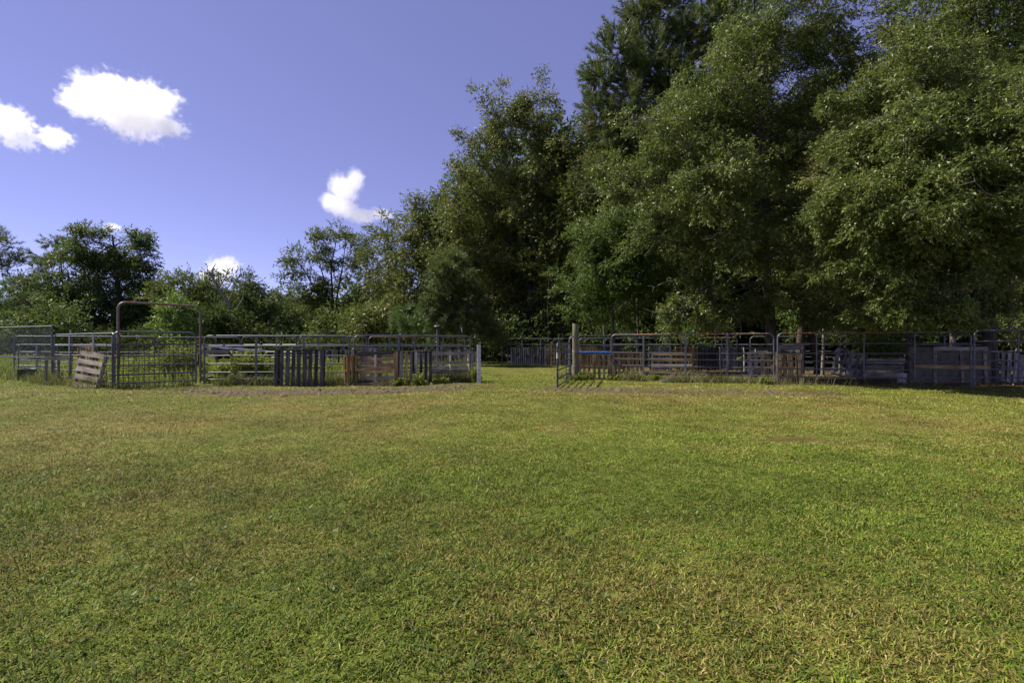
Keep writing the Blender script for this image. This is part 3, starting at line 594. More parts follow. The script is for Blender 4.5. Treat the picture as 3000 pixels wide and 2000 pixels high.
# understory shrubs in the right hand wood
und = [(1470,960,60,34,29,'dark','dark shrub in the gap left of the far pipe panel'),(1400,990,50,22,29.5,'dark','low dark shrub at the wood edge behind the white post'),
       (1900,945,60,40,26,'dark','shadowy shrub behind the blue topped pallet'),(2010,985,60,28,24,'vine','low green shrub behind the middle of the right pen'),
       (2110,960,60,36,25,'dark','dim shrub left of the straight oak trunk'),(2320,935,55,45,22.5,'vine','leafy sapling bush between the two dark oak trunks'),(2460,940,70,50,21,'oak','glossy leaved bush right of the leaning trunk'),
       (2560,1000,60,38,20,'vine','thin bush in front of the tan boards on the right'),(2720,960,60,40,23,'dark','murky bush behind the plywood wall'),(2960,930,60,50,20.5,'oak','leafy bush right of the rightmost trunk'),(2210,985,50,24,26,'vine','small sunlit bush just left of the straight oak trunk, far back')]
for x, y, rx, ry, d, lf_, lab in und:
    shrub('shrub', lab, d, [(x-rx*.4,y,rx*.6,ry*.7),(x+rx*.4,y+4,rx*.6,ry*.7),(x,y+ry*.6,rx*.9,ry*.6)], lf_, dens=2.0)
# thin saplings and trunks in the dark
for i, (x, d, r, top, lean, lab) in enumerate([(2057,24,.11,740,4,'brown trunk in the dark gap under the tall oak'),(1770,27,.05,800,-6,'thin sapling stem behind the small open gate'),(1865,25,.06,780,6,'pale slim stem behind the blue topped pallet'),(1955,26,.04,800,3,'thin dark stem left of the brown trunk'),(2095,23,.035,820,-4,'thin stem right of the brown trunk'),(2790,20,.09,760,-8,'slim dark trunk behind the plywood wall'),(2655,17,.085,860,14,'short dark trunk rising behind the right hand pipe panel'),(2975,22,.05,800,4,'thin stem at the right photo edge'),(1605,29,.05,820,3,'thin stem above the far pallet fence')]):
    b = G(x, d); q = MB(); e = PX(x+lean, top, d); pts = [b+Vector((0,0,-.1)), b.lerp(e, .3)+Vector((.05, 0, 0)), b.lerp(e, .65)+Vector((-.04, .03, 0)), e]
    o = q; q.tube(pts, [r*1.15, r, r*.85, r*.6], 8); ob = q.build('sapling', M['grey_bark' if i % 2 else 'bark'], None)
    tag(ob, lab, 'tree trunk')
# --- brush and distant wood that read as one mass
def brush(name, label, cat, line, hgt, thick, n, L, leaf, droop=0.1, ratio=0.45, lump=1.0):
    """leafy mass along a ground polyline; hgt(x, y) gives its height"""
    pts = np.array(line, float); seg = np.hypot(*np.diff(pts, axis=0).T); cum = np.concatenate([[0], np.cumsum(seg)])
    nc = max(8, n//70); s = rng.random(nc)*cum[-1]
    x = np.interp(s, cum, pts[:, 0])+rng.normal(0, thick*.5, nc); y = np.interp(s, cum, pts[:, 1])+rng.normal(0, thick*.5, nc)
    hh = hgt(x, y)*(0.45+0.75*fbm(x*.5/lump+3, y*.5/lump, 3)); z = hh*rng.random(nc)**0.8
    C = np.stack([x, y, z], 1); oc = C.mean(0)*0+np.array([0, 0, -5.0])
    V, Fq, v, _, _ = sprays(C, np.full(nc, .55*lump)*rng.uniform(.6, 1.3, nc), 7, 10, L, oc, droop, .75, ratio)
    V[:, 2] = np.maximum(V[:, 2], 0.0)
    o = link(name, np_mesh(name, V, Fq, {'v': ('FACE', v)}), M[leaf]); tag(o, label, cat, kind='stuff'); return o
brush('undergrowth', 'dark tangled undergrowth under the right hand trees behind the pens', 'undergrowth', [(-9, 34), (-2, 31.5), (3, 29.5), (8, 27), (14, 25), (22, 23.5), (32, 22)], lambda x, y: 2.9+0*x, 2.6, 46000, .20, 'far_shaded')
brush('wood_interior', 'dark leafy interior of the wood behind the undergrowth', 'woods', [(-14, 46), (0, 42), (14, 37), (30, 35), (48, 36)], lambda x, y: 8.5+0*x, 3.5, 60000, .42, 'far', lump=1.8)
brush('brush', 'pale green thicket in front of the left background trees', 'brush', [(-62, 50), (-45, 47), (-28, 44), (-18, 41), (-11, 37)], lambda x, y: np.where(x < -20, 3.0, 1.7), 3.0, 70000, .20, 'far_shaded')
brush('hedge', 'dark hedge line far behind the left pen', 'hedge', [(-80, 62), (-50, 60), (-25, 57), (-8, 54)], lambda x, y: 4.0+0*x, 2.5, 26000, .45, 'far_shaded', lump=1.5)
brush('distant_woods', 'far off line of woods closing the horizon', 'woods', [(-190, 80), (-90, 86), (-40, 92), (10, 92), (120, 84)], lambda x, y: 7.5+0*x, 7.0, 42000, .95, 'far', lump=3.0)

# ------------------------------------------------------------------ pipe panels
def panel(label, A, B, h=1.52, zs=(1.19, .90, .66, .41, .19), stays=(.33, .67), mat='galv', top='galv', group='pipe corral panels of the animal pens', r=.023, corner=.16, legs_low=0.0, stay_w=.06, base=0.0, square=False, name='corral_panel', cat='fence panel'):
    A, B = Vector((A[0], A[1], base)), Vector((B[0], B[1], base)); Lh = (B-A).length
    root = empty(name, A, math.atan2(B.y-A.y, B.x-A.x)); tag(root, label, cat, group)
    c = 0.001 if square else corner
    for sx in (0, 1):
        X = lambda q: Lh-q if sx else q
        pts = [Vector((X(0), 0, legs_low-.04)), Vector((X(0), 0, h*.5)), Vector((X(0), 0, h-c))]
        if not square: pts += [Vector((X(c-c*math.cos(a)), 0, h-c+c*math.sin(a))) for a in (.4, .8, 1.2)]+[Vector((X(c), 0, h))]
        else: pts[-1].z = h+.004
        mb = MB(); mb.tube(pts, r, 8); mb.build('leg', M[mat], root)
    mb = MB(); k = 6; mb.tube([Vector((c+(Lh-2*c)*i/k, 0, h+rnd.uniform(-.006, .006)*(0 < i < k))) for i in range(k+1)], r*1.02, 8); mb.build('top_rail', M[top], root)
    for z in zs:
        mb = MB(); b = rnd.uniform(-.012, .012); mb.tube([Vector((.005+(Lh-.01)*i/k, 0, z+b*math.sin(math.pi*i/k)+rnd.uniform(-.004, .004))) for i in range(k+1)], r*.86, 7); mb.build('rail', M[mat], root)
    lo = min(zs)-.03
    for s in stays:
        mb = MB(); mb.box((Lh*s, -r-.008, (h+lo)/2-.01), (stay_w, .012, h-lo-.03)); mb.build('stay', M[mat], root)
    return root
g2 = lambda px, d: (G(px, d).x, d)
# left pen, front run
panel('long pipe panel in front of the weedy pen right of the wire mesh gate', g2(598, 14.45), g2(1022, 14.6), 1.47, stays=(.36, .69), zs=(1.17,.87,.63,.38,.17))
panel('pipe panel behind the leaning pallets ending beside the white post', g2(1037, 14.75), g2(1378, 16.2), 1.49, stays=(.36, .70), zs=(1.15,.88,.63,.38,.18), top='galv')
panel('pipe panel with broad upright plates left of the wire mesh gate', g2(160, 15.4), g2(336, 13.1), 1.52, stays=(.30, .70), stay_w=.10, zs=(1.18,.88,.66,.42,.20))
# left pen, far run seen through the front panels
panel('pipe panel behind the chain link and the plated panel', g2(42, 18.3), g2(452, 19.6), 1.52, stays=(.40, .74), mat='galv_dull', stay_w=.05)
panel('far pipe panel of the left pen behind the sunny weeds', g2(461, 19.8), g2(704, 20.6), 1.50, stays=(.36, .7), mat='galv_dull')
panel('far pipe panel of the left pen behind the black sheeting shelter', g2(709, 20.5), g2(868, 19.6), 1.52, stays=(.3, .66))
panel('far pipe panel of the left pen behind the dark slatted pallet', g2(876, 19.5), g2(1074, 19.7), 1.52, stays=(.30, .66))
panel('far rusty topped pipe panel behind the leaning brown pallet and the dark post', g2(1080, 19.8), g2(1362, 20.4), 1.52, stays=(.21, .47, .77), top='rust')
panel('low dark pipe gate behind the chain link with the green tub', g2(54, 17.0), g2(170, 16.2), 1.16, stays=(.5,), zs=(.92,.70,.60,.42,.28,.10), mat='galv_dull', top='galv_dull', stay_w=.11, name='pipe_gate', cat='gate', group=None, base=.04)
# right pens, front run
panel('pipe panel right behind the round wooden post and the blue topped pallet', g2(1690, 17.2), g2(1964, 18.2), 1.52, stays=(.28, .63), top='galv', zs=(1.18,.88,.63,.39,.17))
panel('rusty topped long pipe panel left of the straight oak trunk', g2(1791, 17.0), g2(2267, 14.9), 1.55, stays=(.22, .49, .74), top='rust', zs=(1.21,.93,.71,.48,.25))
panel('long pipe panel right of the straight oak trunk with a brown top rail', g2(2278, 14.5), g2(2844, 13.6), 1.55, stays=(.21, .46, .72), top='rust', zs=(1.24,.96,.72,.48,.26), stay_w=.03)
panel('shaded pipe panel cut off by the right photo edge', g2(2854, 13.5), g2(3330, 13.3), 1.60, stays=(.27, .6), zs=(1.30,1.01,.76,.52,.29), mat='galv_dull', top='galv_dull', stay_w=.03)
# right pens, far run
panel('far grey pipe panel above the row of grey pickets in the middle distance', g2(1487, 28.6), g2(1690, 27.2), 1.52, stays=(.22, .49, .75), square=True, stay_w=.07)
panel('far pipe panel of the right pen behind the blue topped pallet', g2(1697, 24.5), g2(1925, 24.0), 1.50, stays=(.4, .75), mat='galv_dull', top='galv_dull')
panel('far rusty topped pipe panel behind the middle of the right pen', g2(1942, 24.0), g2(2160, 23.0), 1.52, stays=(.25, .52, .8), mat='galv_dull', top='rust')
panel('far pipe panel of the right pen behind the straight oak trunk', g2(2198, 22.0), g2(2480, 20.5), 1.55, stays=(.3, .68), mat='galv_dull', top='galv_dull')
panel('far pipe panel of the right pen behind the plywood wall', g2(2500, 20.3), g2(2900, 19.0), 1.55, stays=(.3, .68), mat='galv_dull', top='galv_dull')

# small open gate swung towards the lawn
A = g2(1672, 16.3); B = g2(1633, 13.35)
def open_gate():
    Bv, Av = Vector((B[0], B[1], 0)), Vector((A[0], A[1], 0)); Lh = (Av-Bv).length
    root = empty('open_gate', Bv, math.atan2(Av.y-Bv.y, Av.x-Bv.x)); tag(root, 'small dark pipe gate standing open towards the lawn beside the round post', 'gate')
    h, c = 1.25, .12
    for sx in (0, 1):
        X = lambda q: Lh-.06-q if sx else q
        mb = MB(); mb.tube([Vector((X(0), 0, .02)), Vector((X(0), 0, .6)), Vector((X(0), 0, h-c))]+[Vector((X(c-c*math.cos(a)), 0, h-c+c*math.sin(a))) for a in (.5, 1.0)]+[Vector((X(c), 0, h))], .026, 8); mb.build('leg', M['dark_tube'], root)
    mb = MB(); mb.tube([Vector((c, 0, h)), Vector((Lh-.06-c, 0, h))], .026, 8); mb.build('top_rail', M['dark_tube'], root)
    for z in (.97, .72, .50, .27, .06): mb = MB(); mb.tube([Vector((.005, 0, z)), Vector((Lh/2, 0, z+.008)), Vector((Lh-.065, 0, z))], .02, 7); mb.build('rail', M['dark_tube'], root)
    mb = MB(); mb.box((Lh*.52, -.036, .64), (.055, .014, 1.16)); mb.build('stay', M['dark_tube'], root)
    mb = MB(); mb.tube([Vector((0, 0, .83)), Vector((0, 0, .99))], .0285, 10); mb.build('tape_band', M['white_paint'], root)
open_gate()
mb = MB(); hp = MB()
root = empty('hinge_frame', G(1668, 16.45)); tag(root, 'round topped pipe upright on which the small open gate hangs', 'gate post')
hp.tube([Vector((0,0,-.05)), Vector((0,0,1.35)), Vector((.03,0,1.43)), Vector((.09,0,1.47)), Vector((.16,0,1.48))], .024, 8); hp.build('upright', M['galv'], root)
for z in (.35, 1.05): q = MB(); q.tube([Vector((-.05,-.02,z)), Vector((0,-.03,z)), Vector((.03,-.03,z))], .02, 6); q.build('hinge', M['dark_tube'], root)

# mesh gate in its tall arch
gl, gr = G(330, 12.95), G(574, 14.35)
def mesh_gate():
    Lh = (gr-gl).length; root = empty('mesh_gate', gl, math.atan2(gr.y-gl.y, gr.x-gl.x)); tag(root, 'pipe gate covered in black wire mesh inside the tall brown arch', 'gate')
    h, c, r = 1.56, .17, .025; z0 = .17
    for sx in (0, 1):
        X = lambda q: Lh-q if sx else q
        q = MB(); q.tube([Vector((X(0), 0, .06)), Vector((X(0), 0, .8)), Vector((X(0), 0, h-c))]+[Vector((X(c-c*math.cos(a)), 0, h-c+c*math.sin(a))) for a in (.4, .8, 1.2)]+[Vector((X(c), 0, h))], r, 8); q.build('leg', M['galv'], root)
    q = MB(); q.tube([Vector((c, 0, h)), Vector((Lh/2, 0, h-.005)), Vector((Lh-c, 0, h))], r, 8); q.build('top_rail', M['galv'], root)
    for z in (1.21, .90, .64, .40, z0): q = MB(); q.tube([Vector((.005, 0, z)), Vector((Lh*.5, 0, z+rnd.uniform(-.008, .008))), Vector((Lh-.005, 0, z))], r*.86, 7); q.build('rail', M['galv'], root)
    w = MB(); x = -.13
    while x < Lh-.03:
        w.tube([Vector((x, -.032, -.04+rnd.uniform(-.02, .03))), Vector((x+rnd.uniform(-.01,.01), -.034, .6)), Vector((x, -.032, 1.24))], .0068, 4, smooth=False); x += .115
    for z in (.02,.12,.22,.30,.38,.50,.58,.68,.78,.86,.95,1.04,1.13,1.23): w.tube([Vector((-.14, -.0395, z)), Vector((Lh*.5, -.041, z+rnd.uniform(-.012,.012))), Vector((Lh-.03, -.0395, z))], .0062, 4, smooth=False)
    tag(w.build('wire_mesh', M['wire'], root), kind='stuff')
    q = MB(); q.tube([Vector((.0, -.03, .92)), Vector((.06, -.05, .86)), Vector((.12, -.02, .90)), Vector((.05, .04, .93)), Vector((0, .03, .92))], .012, 5); q.build('chain', M['rust'], root)
mesh_gate()
al, ar = G(346, 13.05), G(587, 14.75)
def arch():
    Lh = (ar-al).length; root = empty('gate_arch', al, math.atan2(ar.y-al.y, ar.x-al.x)); tag(root, 'tall brown pipe arch over the wire mesh gate', 'gate arch')
    h, c = 2.36, .17
    for sx in (0, 1):
        X = lambda q: Lh-q if sx else q
        q = MB(); q.tube([Vector((X(0), 0, -.05)), Vector((X(0), 0, 1.2)), Vector((X(0), 0, h-c))]+[Vector((X(c-c*math.cos(a)), 0, h-c+c*math.sin(a))) for a in (.4, .8, 1.2)]+[Vector((X(c), 0, h))], .031, 10); q.build('post', M['brown_tube'], root)
    q = MB(); q.tube([Vector((c, 0, h)), Vector((Lh*.5, 0, h+.012)), Vector((Lh-c, 0, h))], .0315, 10); q.build('crossbar', M['rust'], root)
arch()

# chain link panel at the left edge
def chain_link():
    a, b_ = G(-160, 17.4), G(153, 15.5); Lh = (b_-a).length
    root = empty('chain_link_fence', a, math.atan2(b_.y-a.y, b_.x-a.x)); tag(root, 'grey chain link fence section at the left photo edge', 'fence')
    q = MB(); q.tube([Vector((0,0,1.76)), Vector((Lh,0,1.795))], .023, 8); q.build('top_rail', M['galv'], root)
    q = MB(); q.tube([Vector((0,0,.80)), Vector((Lh*.5,0,.785)), Vector((Lh,0,.80))], .02, 8); q.build('rail', M['galv'], root)
    for x in (0.0, Lh): q = MB(); q.tube([Vector((x,0,-.05)), Vector((x,0,1.80))], .034, 8); q.build('post', M['galv_dull' if x else 'galv'], root)
    w = MB(); s = .062; nxx = int(Lh/s)
    for i in range(nxx):
        x = .05+i*s; pts = [Vector((x+(s*.52 if k % 2 else -s*.02), -.012+(.006 if k % 2 else 0), .03+k*s*.5)) for k in range(int(1.72/(s*.5)))]
        w.tube(pts, .0042, 3, caps=False, smooth=False)
    tag(w.build('wire_mesh', M['zinc_wire'], root), kind='stuff')
chain_link()

# posts
def t_post(label, px, d, ytop, tip_px, lean=0.0):
    b = G(px, d); e = PX(px, ytop, d); h = e.z; root = empty('t_post', b, 0, 0, lean); tag(root, label, 'fence post', 'white tipped steel posts in the left pen')
    t_ = tip_px/F*d; q = MB(); q.box((0, 0, (h-t_)/2-.05), (.035, .008, h-t_+.1)); q.box((0, .017, (h-t_)/2-.05), (.008, .026, h-t_+.1)); q.build('shaft', M['t_green'], root)
    q = MB(); q.box((0, .004, h-t_/2), (.042, .036, t_)); q.build('tip', M['white_paint'], root)
t_post('white tipped steel post left of the tall arch', 206, 20.0, 965, 12)
t_post('white tipped steel post just behind the left arch leg', 350, 18.0, 966, 14)
t_post('short white tipped steel post seen through the mesh gate', 400, 20.0, 980, 12)
t_post('white tipped steel post rising in the middle of the long pipe panel', 825, 16.5, 971, 10)
t_post('thin white tipped steel post left of the dark wooden post', 1172, 18.5, 975, 9)
t_post('leaning white tipped steel post right of the dark wooden post', 1366, 18.5, 958, 14, -.10)
t_post('white tipped steel post left of the white painted post', 1391, 20.5, 980, 10)
root = empty('corner_post', G(1284, 19.0)); tag(root, 'thick dark wooden corner post with a pale insulator knob', 'fence post')
q = MB(); q.tube([Vector((0,0,-.1)), Vector((.01,0,1.0)), Vector((0,0,2.07))], [.085,.082,.078], 12); q.build('shaft', M['wood_black'], root)
q = MB(); q.lathe([(0,-.02),(.035,-.02),(.042,0),(.03,.03),(.02,.04),(0,.04)], 12, (-.10,-.05,1.90)); q.tube([Vector((-.14,-.06,1.91)), Vector((-.05,-.09,1.93)), Vector((.10,-.09,1.95))], .007, 5); q.build('insulator', M['zinc_wire'], root)
root = empty('round_post', G(1686, 16.6)); tag(root, 'tall round weathered wooden post beside the small open gate', 'fence post')
q = MB(); ring = [(0.0, -.1)]; q.tube([Vector((0,0,-.1)), Vector((.004,0,.7)), Vector((0,.0,1.4)), Vector((.0,0,1.905)), Vector((0,0,1.92))], [.112,.108,.105,.104,.098], 20); q.build('shaft', M['post_wood'], root)
for z in (.95, 1.0, .5): 
    q = MB(); q.tube([Vector((.111*math.cos(a), .111*math.sin(a), z+.02*math.sin(a*1.0))) for a in [i*.42 for i in range(16)]], .004, 4); q.build('wire_loop', M['zinc_wire'], root)
root = empty('white_post', G(1403, 15.15)); tag(root, 'square white painted wooden post at the right end of the left pen', 'fence post')
q = MB(); q.box((0, 0, .58), (.112, .095, 1.24), Matrix.Rotation(.12, 3, 'Z')); q.build('shaft', M['white_paint'], root)
for z in (.35, .72): q = MB(); q.tube([Vector((-.075,-.06,z)), Vector((0,-.068,z+.01)), Vector((.075,-.055,z)), Vector((.07,.06,z)), Vector((-.07,.055,z)), Vector((-.075,-.06,z))], .004, 4); q.build('wire_loop', M['zinc_wire'], root)

# ------------------------------------------------------------------ pallets
def board_mesh(L, w, th):
    mb = MB(); n = 4; vs = []
    ph = rnd.uniform(0, 6)
    for i in range(n+1):
        x = -L/2+L*i/n+(rnd.uniform(-.012, .012) if i in (0, n) else 0); bow = .004*math.sin(ph+i); wd = w/2*(1+rnd.uniform(-.04, .04))
        vs += [(x, -th/2+bow, -wd), (x, th/2+bow, -wd), (x, th/2+bow, wd), (x, -th/2+bow, wd)]
    fs = [(4*i+k, 4*i+(k+1) % 4, 4*i+4+(k+1) % 4, 4*i+4+k) for i in range(n) for k in range(4)]+[(3,2,1,0), (4*n, 4*n+1, 4*n+2, 4*n+3)]
    mb.add(vs, fs); return mb.mesh('board')
def board(root, name, c, L, w, th, vertical, mat, tilt=0.0):
    me = board_mesh(L, w, th); o = link(name, me, M[mat] if isinstance(mat, str) else mat, root); o.location = c
    o.rotation_euler = (0, (-math.pi/2 if vertical else 0)+tilt, 0); return o
def pallet(label, loc, rz, w, h, vertical=True, n=9, front='deck', mats=('wood_grey',), lean=.12, back=3, ww=.092, skip=(), strg=3, str_mat=None, top_mat=None, group='wooden pallets propped along the pens', roll=0.0):
    """upright pallet: local x across, z up, lawn side at -y"""
    root = empty('pallet', loc, rz, -lean, roll); tag(root, label, 'pallet', group)
    th = .018; sd = .088; d_front = -(sd/2+th/2+.003); d_back = -d_front
    def deck(y, k, sk=()):
        span, ln = (w, h) if vertical else (h, w)
        for i in range(k):
            if i in sk: continue
            u = -span/2+ww/2+(span-ww)*i/(k-1); mt = rnd.choice(mats)
            if top_mat and ((not vertical and i == k-1)): mt = top_mat
            cpos = (u+rnd.uniform(-.006, .006), y, h/2+rnd.uniform(-.008, .004)) if vertical else (rnd.uniform(-.006, .006), y, h/2+u)
            board(root, 'slat', cpos, ln+rnd.uniform(-.015, .01), ww*rnd.uniform(.9, 1.12), th, vertical, mt, rnd.uniform(-.008, .008))
    if front == 'deck': deck(d_front, n, skip); deck(d_back, back)
    else: deck(d_front, back); deck(d_back, n, skip)
    span = h if vertical else w
    for i in range(strg):
        u = -span/2+.02+(span-.04)*i/(strg-1); mt = str_mat or rnd.choice(mats)
        me = board_mesh((w if vertical else h)-.004, .036, sd); o = link('stringer', me, M[mt], root)
        o.location = (0, 0, h/2+u) if vertical else (u, 0, h/2); o.rotation_euler = (0, 0 if vertical else -math.pi/2, 0)
    return root
def at(px, d, z=0.0): v = G(px, d); v.z = z; return v
# left pen
pallet('pale pallet with wide level slats propped left of the wire mesh gate', at(251, 13.5), R(-18), 1.0, 1.0, False, 5, 'deck', ('wood_pale',), .17, 3, .125, str_mat='wood_grey', roll=.10)
pallet('pallet frame with only two grey boards at the left end of the pen front', at(171, 14.7), R(22), .62, .84, False, 2, 'deck', ('wood_grey',), .03, 2, .10)
pallet('broken pallet with slats poking up behind the pale wide slatted pallet', at(262, 14.35), R(-26), .86, 1.15, True, 6, 'deck', ('wood_grey', 'wood_brown'), -.05, 3, .09)
pallet('dark grey pallet with upright slats in front of the long pipe panel', at(877, 14.1), R(1), 1.42, 1.06, True, 9, 'deck', ('wood_dark',), .05, 2, .100)
pallet('narrow orange brown pallet edge between the two front pipe panels', at(1030, 14.35), R(62), .42, .90, True, 3, 'deck', ('wood_brown',), .05, 3, .10)
pallet('brown pallet leaning with its underside runners facing the lawn', at(1100, 14.15), R(-3), 1.16, 1.02, False, 6, 'stringers', ('wood_brown', 'wood_brown', 'wood_pale'), .16, 3, .10, top_mat='wood_black', roll=-.05)
pallet('weathered pallet standing on end behind the leaning brown pallet', at(1086, 15.6), R(2), .68, 1.10, True, 5, 'deck', ('wood_grey',), 0, 3, .11)
pallet('mixed dark and grey upright slat pallet right of the leaning brown pallet', at(1212, 14.75), R(8), 1.10, 1.0, True, 8, 'deck', ('wood_black', 'wood_grey', 'wood_black', 'wood_brown'), .03, 3, .085)
pallet('grey pallet with level boards left of the white post', at(1320, 15.5), R(28), 1.30, .97, False, 4, 'deck', ('wood_grey',), .03, 3, .10, str_mat='wood_pale')
for px, d, lab in ((1384, 15.9, 'left grey picket beside the white post'), (1394, 15.95, 'right grey picket beside the white post')):
    b = empty('picket', at(px, d)); tag(b, lab, 'picket', 'grey pickets beside the white post'); board(b, 'board', (0, 0, .48), 1.0, .075, .02, True, 'wood_grey')
for i, (px, d) in enumerate([(935, 19.0), (1003, 18.9), (1335, 19.6), (1255, 19.3)]):
    pallet(['grey slatted pallet far back in the left pen, left of its twin', 'grey slatted pallet far back in the left pen behind the dark slat pallet', 'dim pallet behind the grey level board pallet', 'dim pallet behind the mixed dark slat pallet'][i], at(px, d), R(rnd.uniform(-4, 4)), 1.1, 1.0, True, 9, 'deck', ('wood_grey', 'wood_dark'), .05, 3, .08)
# middle distance
pallet('long grey picket pallet in the middle distance, leftmost of its row', at(1522, 28.2), R(-4), 1.02, 1.03, True, 9, 'deck', ('wood_grey',), .02, 3, .075)
pallet('long grey picket pallet in the middle distance, second of its row', at(1573, 27.9), R(-4), 1.0, 1.03, True, 8, 'deck', ('wood_grey',), .02, 3, .075)
pallet('taller brownish picket pallet in the middle distance behind the open gate', at(1632, 27.0), R(-5), 1.38, 1.14, True, 9, 'deck', ('wood_brown', 'wood_grey'), .02, 3, .10)
# right pens
pallet('pallet with a blue painted top board beside the round post', at(1742, 16.85), R(-2), 1.12, .88, True, 7, 'stringers', ('wood_brown',), .14, 3, .085, strg=3)
o = bpy.data.objects.new('blue_board', None)
root = [q for q in bpy.data.objects if q.name.startswith('pallet') and q.get('label', '').startswith('pallet with a blue')][0]
bpy.data.objects.remove(o)
b_ = board(root, 'blue_board', (0, -.02, .905), 1.16, .15, .02, False, 'blue_paint'); b_.rotation_euler = (R(48), 0, 0); b_['label'] = 'blue painted top board'
pallet('dark orange pallet with upright slats behind the rusty topped panel', at(1842, 17.4), R(-4), 1.05, .92, True, 7, 'stringers', ('wood_brown',), .10, 3, .10)
pallet('light brown pallet with level boards left of the straight oak trunk', at(1968, 16.9), R(-16), 1.36, .93, False, 5, 'deck', ('wood_brown', 'wood_pale'), .10, 3, .10, str_mat='wood_brown')
pallet('yellowish pallet propped left of the joint by the straight oak trunk', at(2236, 15.35), R(-14), .86, .98, True, 5, 'stringers', ('wood_brown', 'wood_pale'), .12, 3, .11)
pallet('yellowish pallet propped right of the joint by the straight oak trunk', at(2314, 14.95), R(-6), .70, .92, True, 4, 'stringers', ('wood_brown',), .10, 3, .11)
rows = [(1722, 23.6, 'wood_brown', 'far dim pallet over the blue topped one'), (1790, 23.5, 'wood_dark', 'far dim pallet right behind the blue topped one'), (1935, 22.6, 'wood_slate', 'far slate grey pallet behind the light brown level pallet'), (2014, 22.3, 'wood_brown', 'far brown close slatted pallet left of the dark slatted row'),
        (2078, 22.2, 'wood_dark', 'far dark slatted pallet, first in the dark row'), (2143, 22.0, 'wood_slate', 'far slate slatted pallet at the end of the dark row')]
for px, d, mt, lab in rows:
    pallet(lab, at(px, d), R(rnd.uniform(-6, 3)), 1.05, 1.08, True, 9, 'deck', (mt,), .04, 3, .088)
pallet('far grey pallet with level boards just left of the straight oak trunk', at(2215, 21.0), R(-8), 1.0, 1.08, False, 6, 'deck', ('wood_slate', 'wood_grey'), .05, 3, .09)
pallet('slate grey pallet tilted sideways between the two dark trunks', at(2478, 17.6), R(-12), 1.0, 1.0, True, 5, 'deck', ('wood_slate',), .22, 3, .10, roll=.30)
pallet('dim pallet standing under the rightmost oak trunk', at(2950, 15.6), R(-10), .8, .95, True, 5, 'deck', ('wood_grey',), .12, 3, .10, roll=.12)
for i, (px, z, tl, lab) in enumerate([(2320, 1.15, .11, 'upper slanting grey plank behind the yellowish pallets'), (2316, 1.02, .10, 'lower slanting grey plank behind the yellowish pallets')]):
    b = empty('plank', at(px, 19.2, 0)); tag(b, lab, 'plank', 'slanting planks behind the yellowish pallets'); board(b, 'board', (0, .06*i, z), 1.15, .11, .022, False, 'wood_slate', -tl)
    for sx in (-.45, .45): board(b, 'prop', (sx, .04+.06*i, (z-.06+(.05*(1 if sx > 0 else -1)))/2), z-.08, .07, .025, True, 'wood_slate')
# tan boards and plywood
root = empty('board_wall', at(2578, 17.6), R(-5)); tag(root, 'low wall of pale tan boards lit by sun between the trunks', 'board wall')
for i, z in enumerate((.12, .36, .60)): board(root, 'board', (rnd.uniform(-.1, .1), 0, z), 2.0+.1*i, .19, .03, False, 'wood_pale', rnd.uniform(-.02, .02))
for x in (-.8, .75): board(root, 'post', (x, .06, .36), .74, .08, .05, True, 'wood_grey')
root = empty('plywood_wall', at(2785, 14.9), R(-7)); tag(root, 'shaded wall of grey plywood sheets with battens behind the right pipe panel', 'plywood wall')
for i, (x, w_) in enumerate(((-.82, .70), (-.08, .74), (.72, .82))):
    q = MB(); q.box((0, 0, 0), (w_, .018, 1.10+.06*(i % 2))); o = q.build('sheet', M['ply'], root); o.location = (x, .01*i, .58); o.rotation_euler = (0, rnd.uniform(-.02, .02), 0)
for x in (-.45, .30, .95): board(root, 'batten', (x, -.025, .58), 1.1, .09, .022, True, 'wood_grey', rnd.uniform(-.06, .06))
board(root, 'batten', (0, -.05, .52), 2.1, .11, .022, False, 'wood_brown', .01); board(root, 'batten', (.25, -.026, 1.08), 1.5, .12, .022, False, 'wood_grey')
b = empty('plank', at(1980, 15.6, .03)); tag(b, 'grey plank lying in the grass in front of the light brown pallet', 'plank'); o = board(b, 'board', (0, 0, 0), .98, .30, .03, False, 'wood_slate'); o.rotation_euler = (R(90), 0, R(-4))

# ------------------------------------------------------------------ shelter, tubs
root = empty('pallet_shelter', at(690, 16.6), R(-4)); tag(root, 'low black roofed wooden shelter half hidden in the weeds of the left pen', 'shelter')
q = MB(); nx_, ny_ = 14, 6; vs = []
for s in (0, 1):
    for j in range(ny_):
        for i in range(nx_):
            vs.append((-1.05+2.1*i/(nx_-1), -.55+1.1*j/(ny_-1), 1.15-.16*i/(nx_-1)+.02*math.sin(i*1.7+j)-.012*s+rnd.uniform(-.006,.006)*(1-s)))
o_ = nx_*ny_; fs = [(j*nx_+i, j*nx_+i+1, (j+1)*nx_+i+1, (j+1)*nx_+i) for j in range(ny_-1) for i in range(nx_-1)]
fs += [tuple(reversed([a+o_ for a in f])) for f in fs]
edge = [i for i in range(nx_)]+[j*nx_+nx_-1 for j in range(1, ny_)]+[(ny_-1)*nx_+i for i in range(nx_-2, -1, -1)]+[j*nx_ for j in range(ny_-2, 0, -1)]
fs += [(a+o_, b+o_, b, a) for a, b in zip(edge, edge[1:]+edge[:1])]
q.add(vs, fs, False); q.build('roof_sheet', M['tarp'], root)
board(root, 'beam', (-.45, -.50, .97), 1.15, .11, .03, False, 'wood_grey'); board(root, 'beam', (.5, -.50, .90), .8, .09, .03, False, 'wood_black')
for x in (-.95, .95):
    for y in (-.46, .46): board(root, 'post', (x, y, .44), .90, .08, .06, True, 'wood_black')
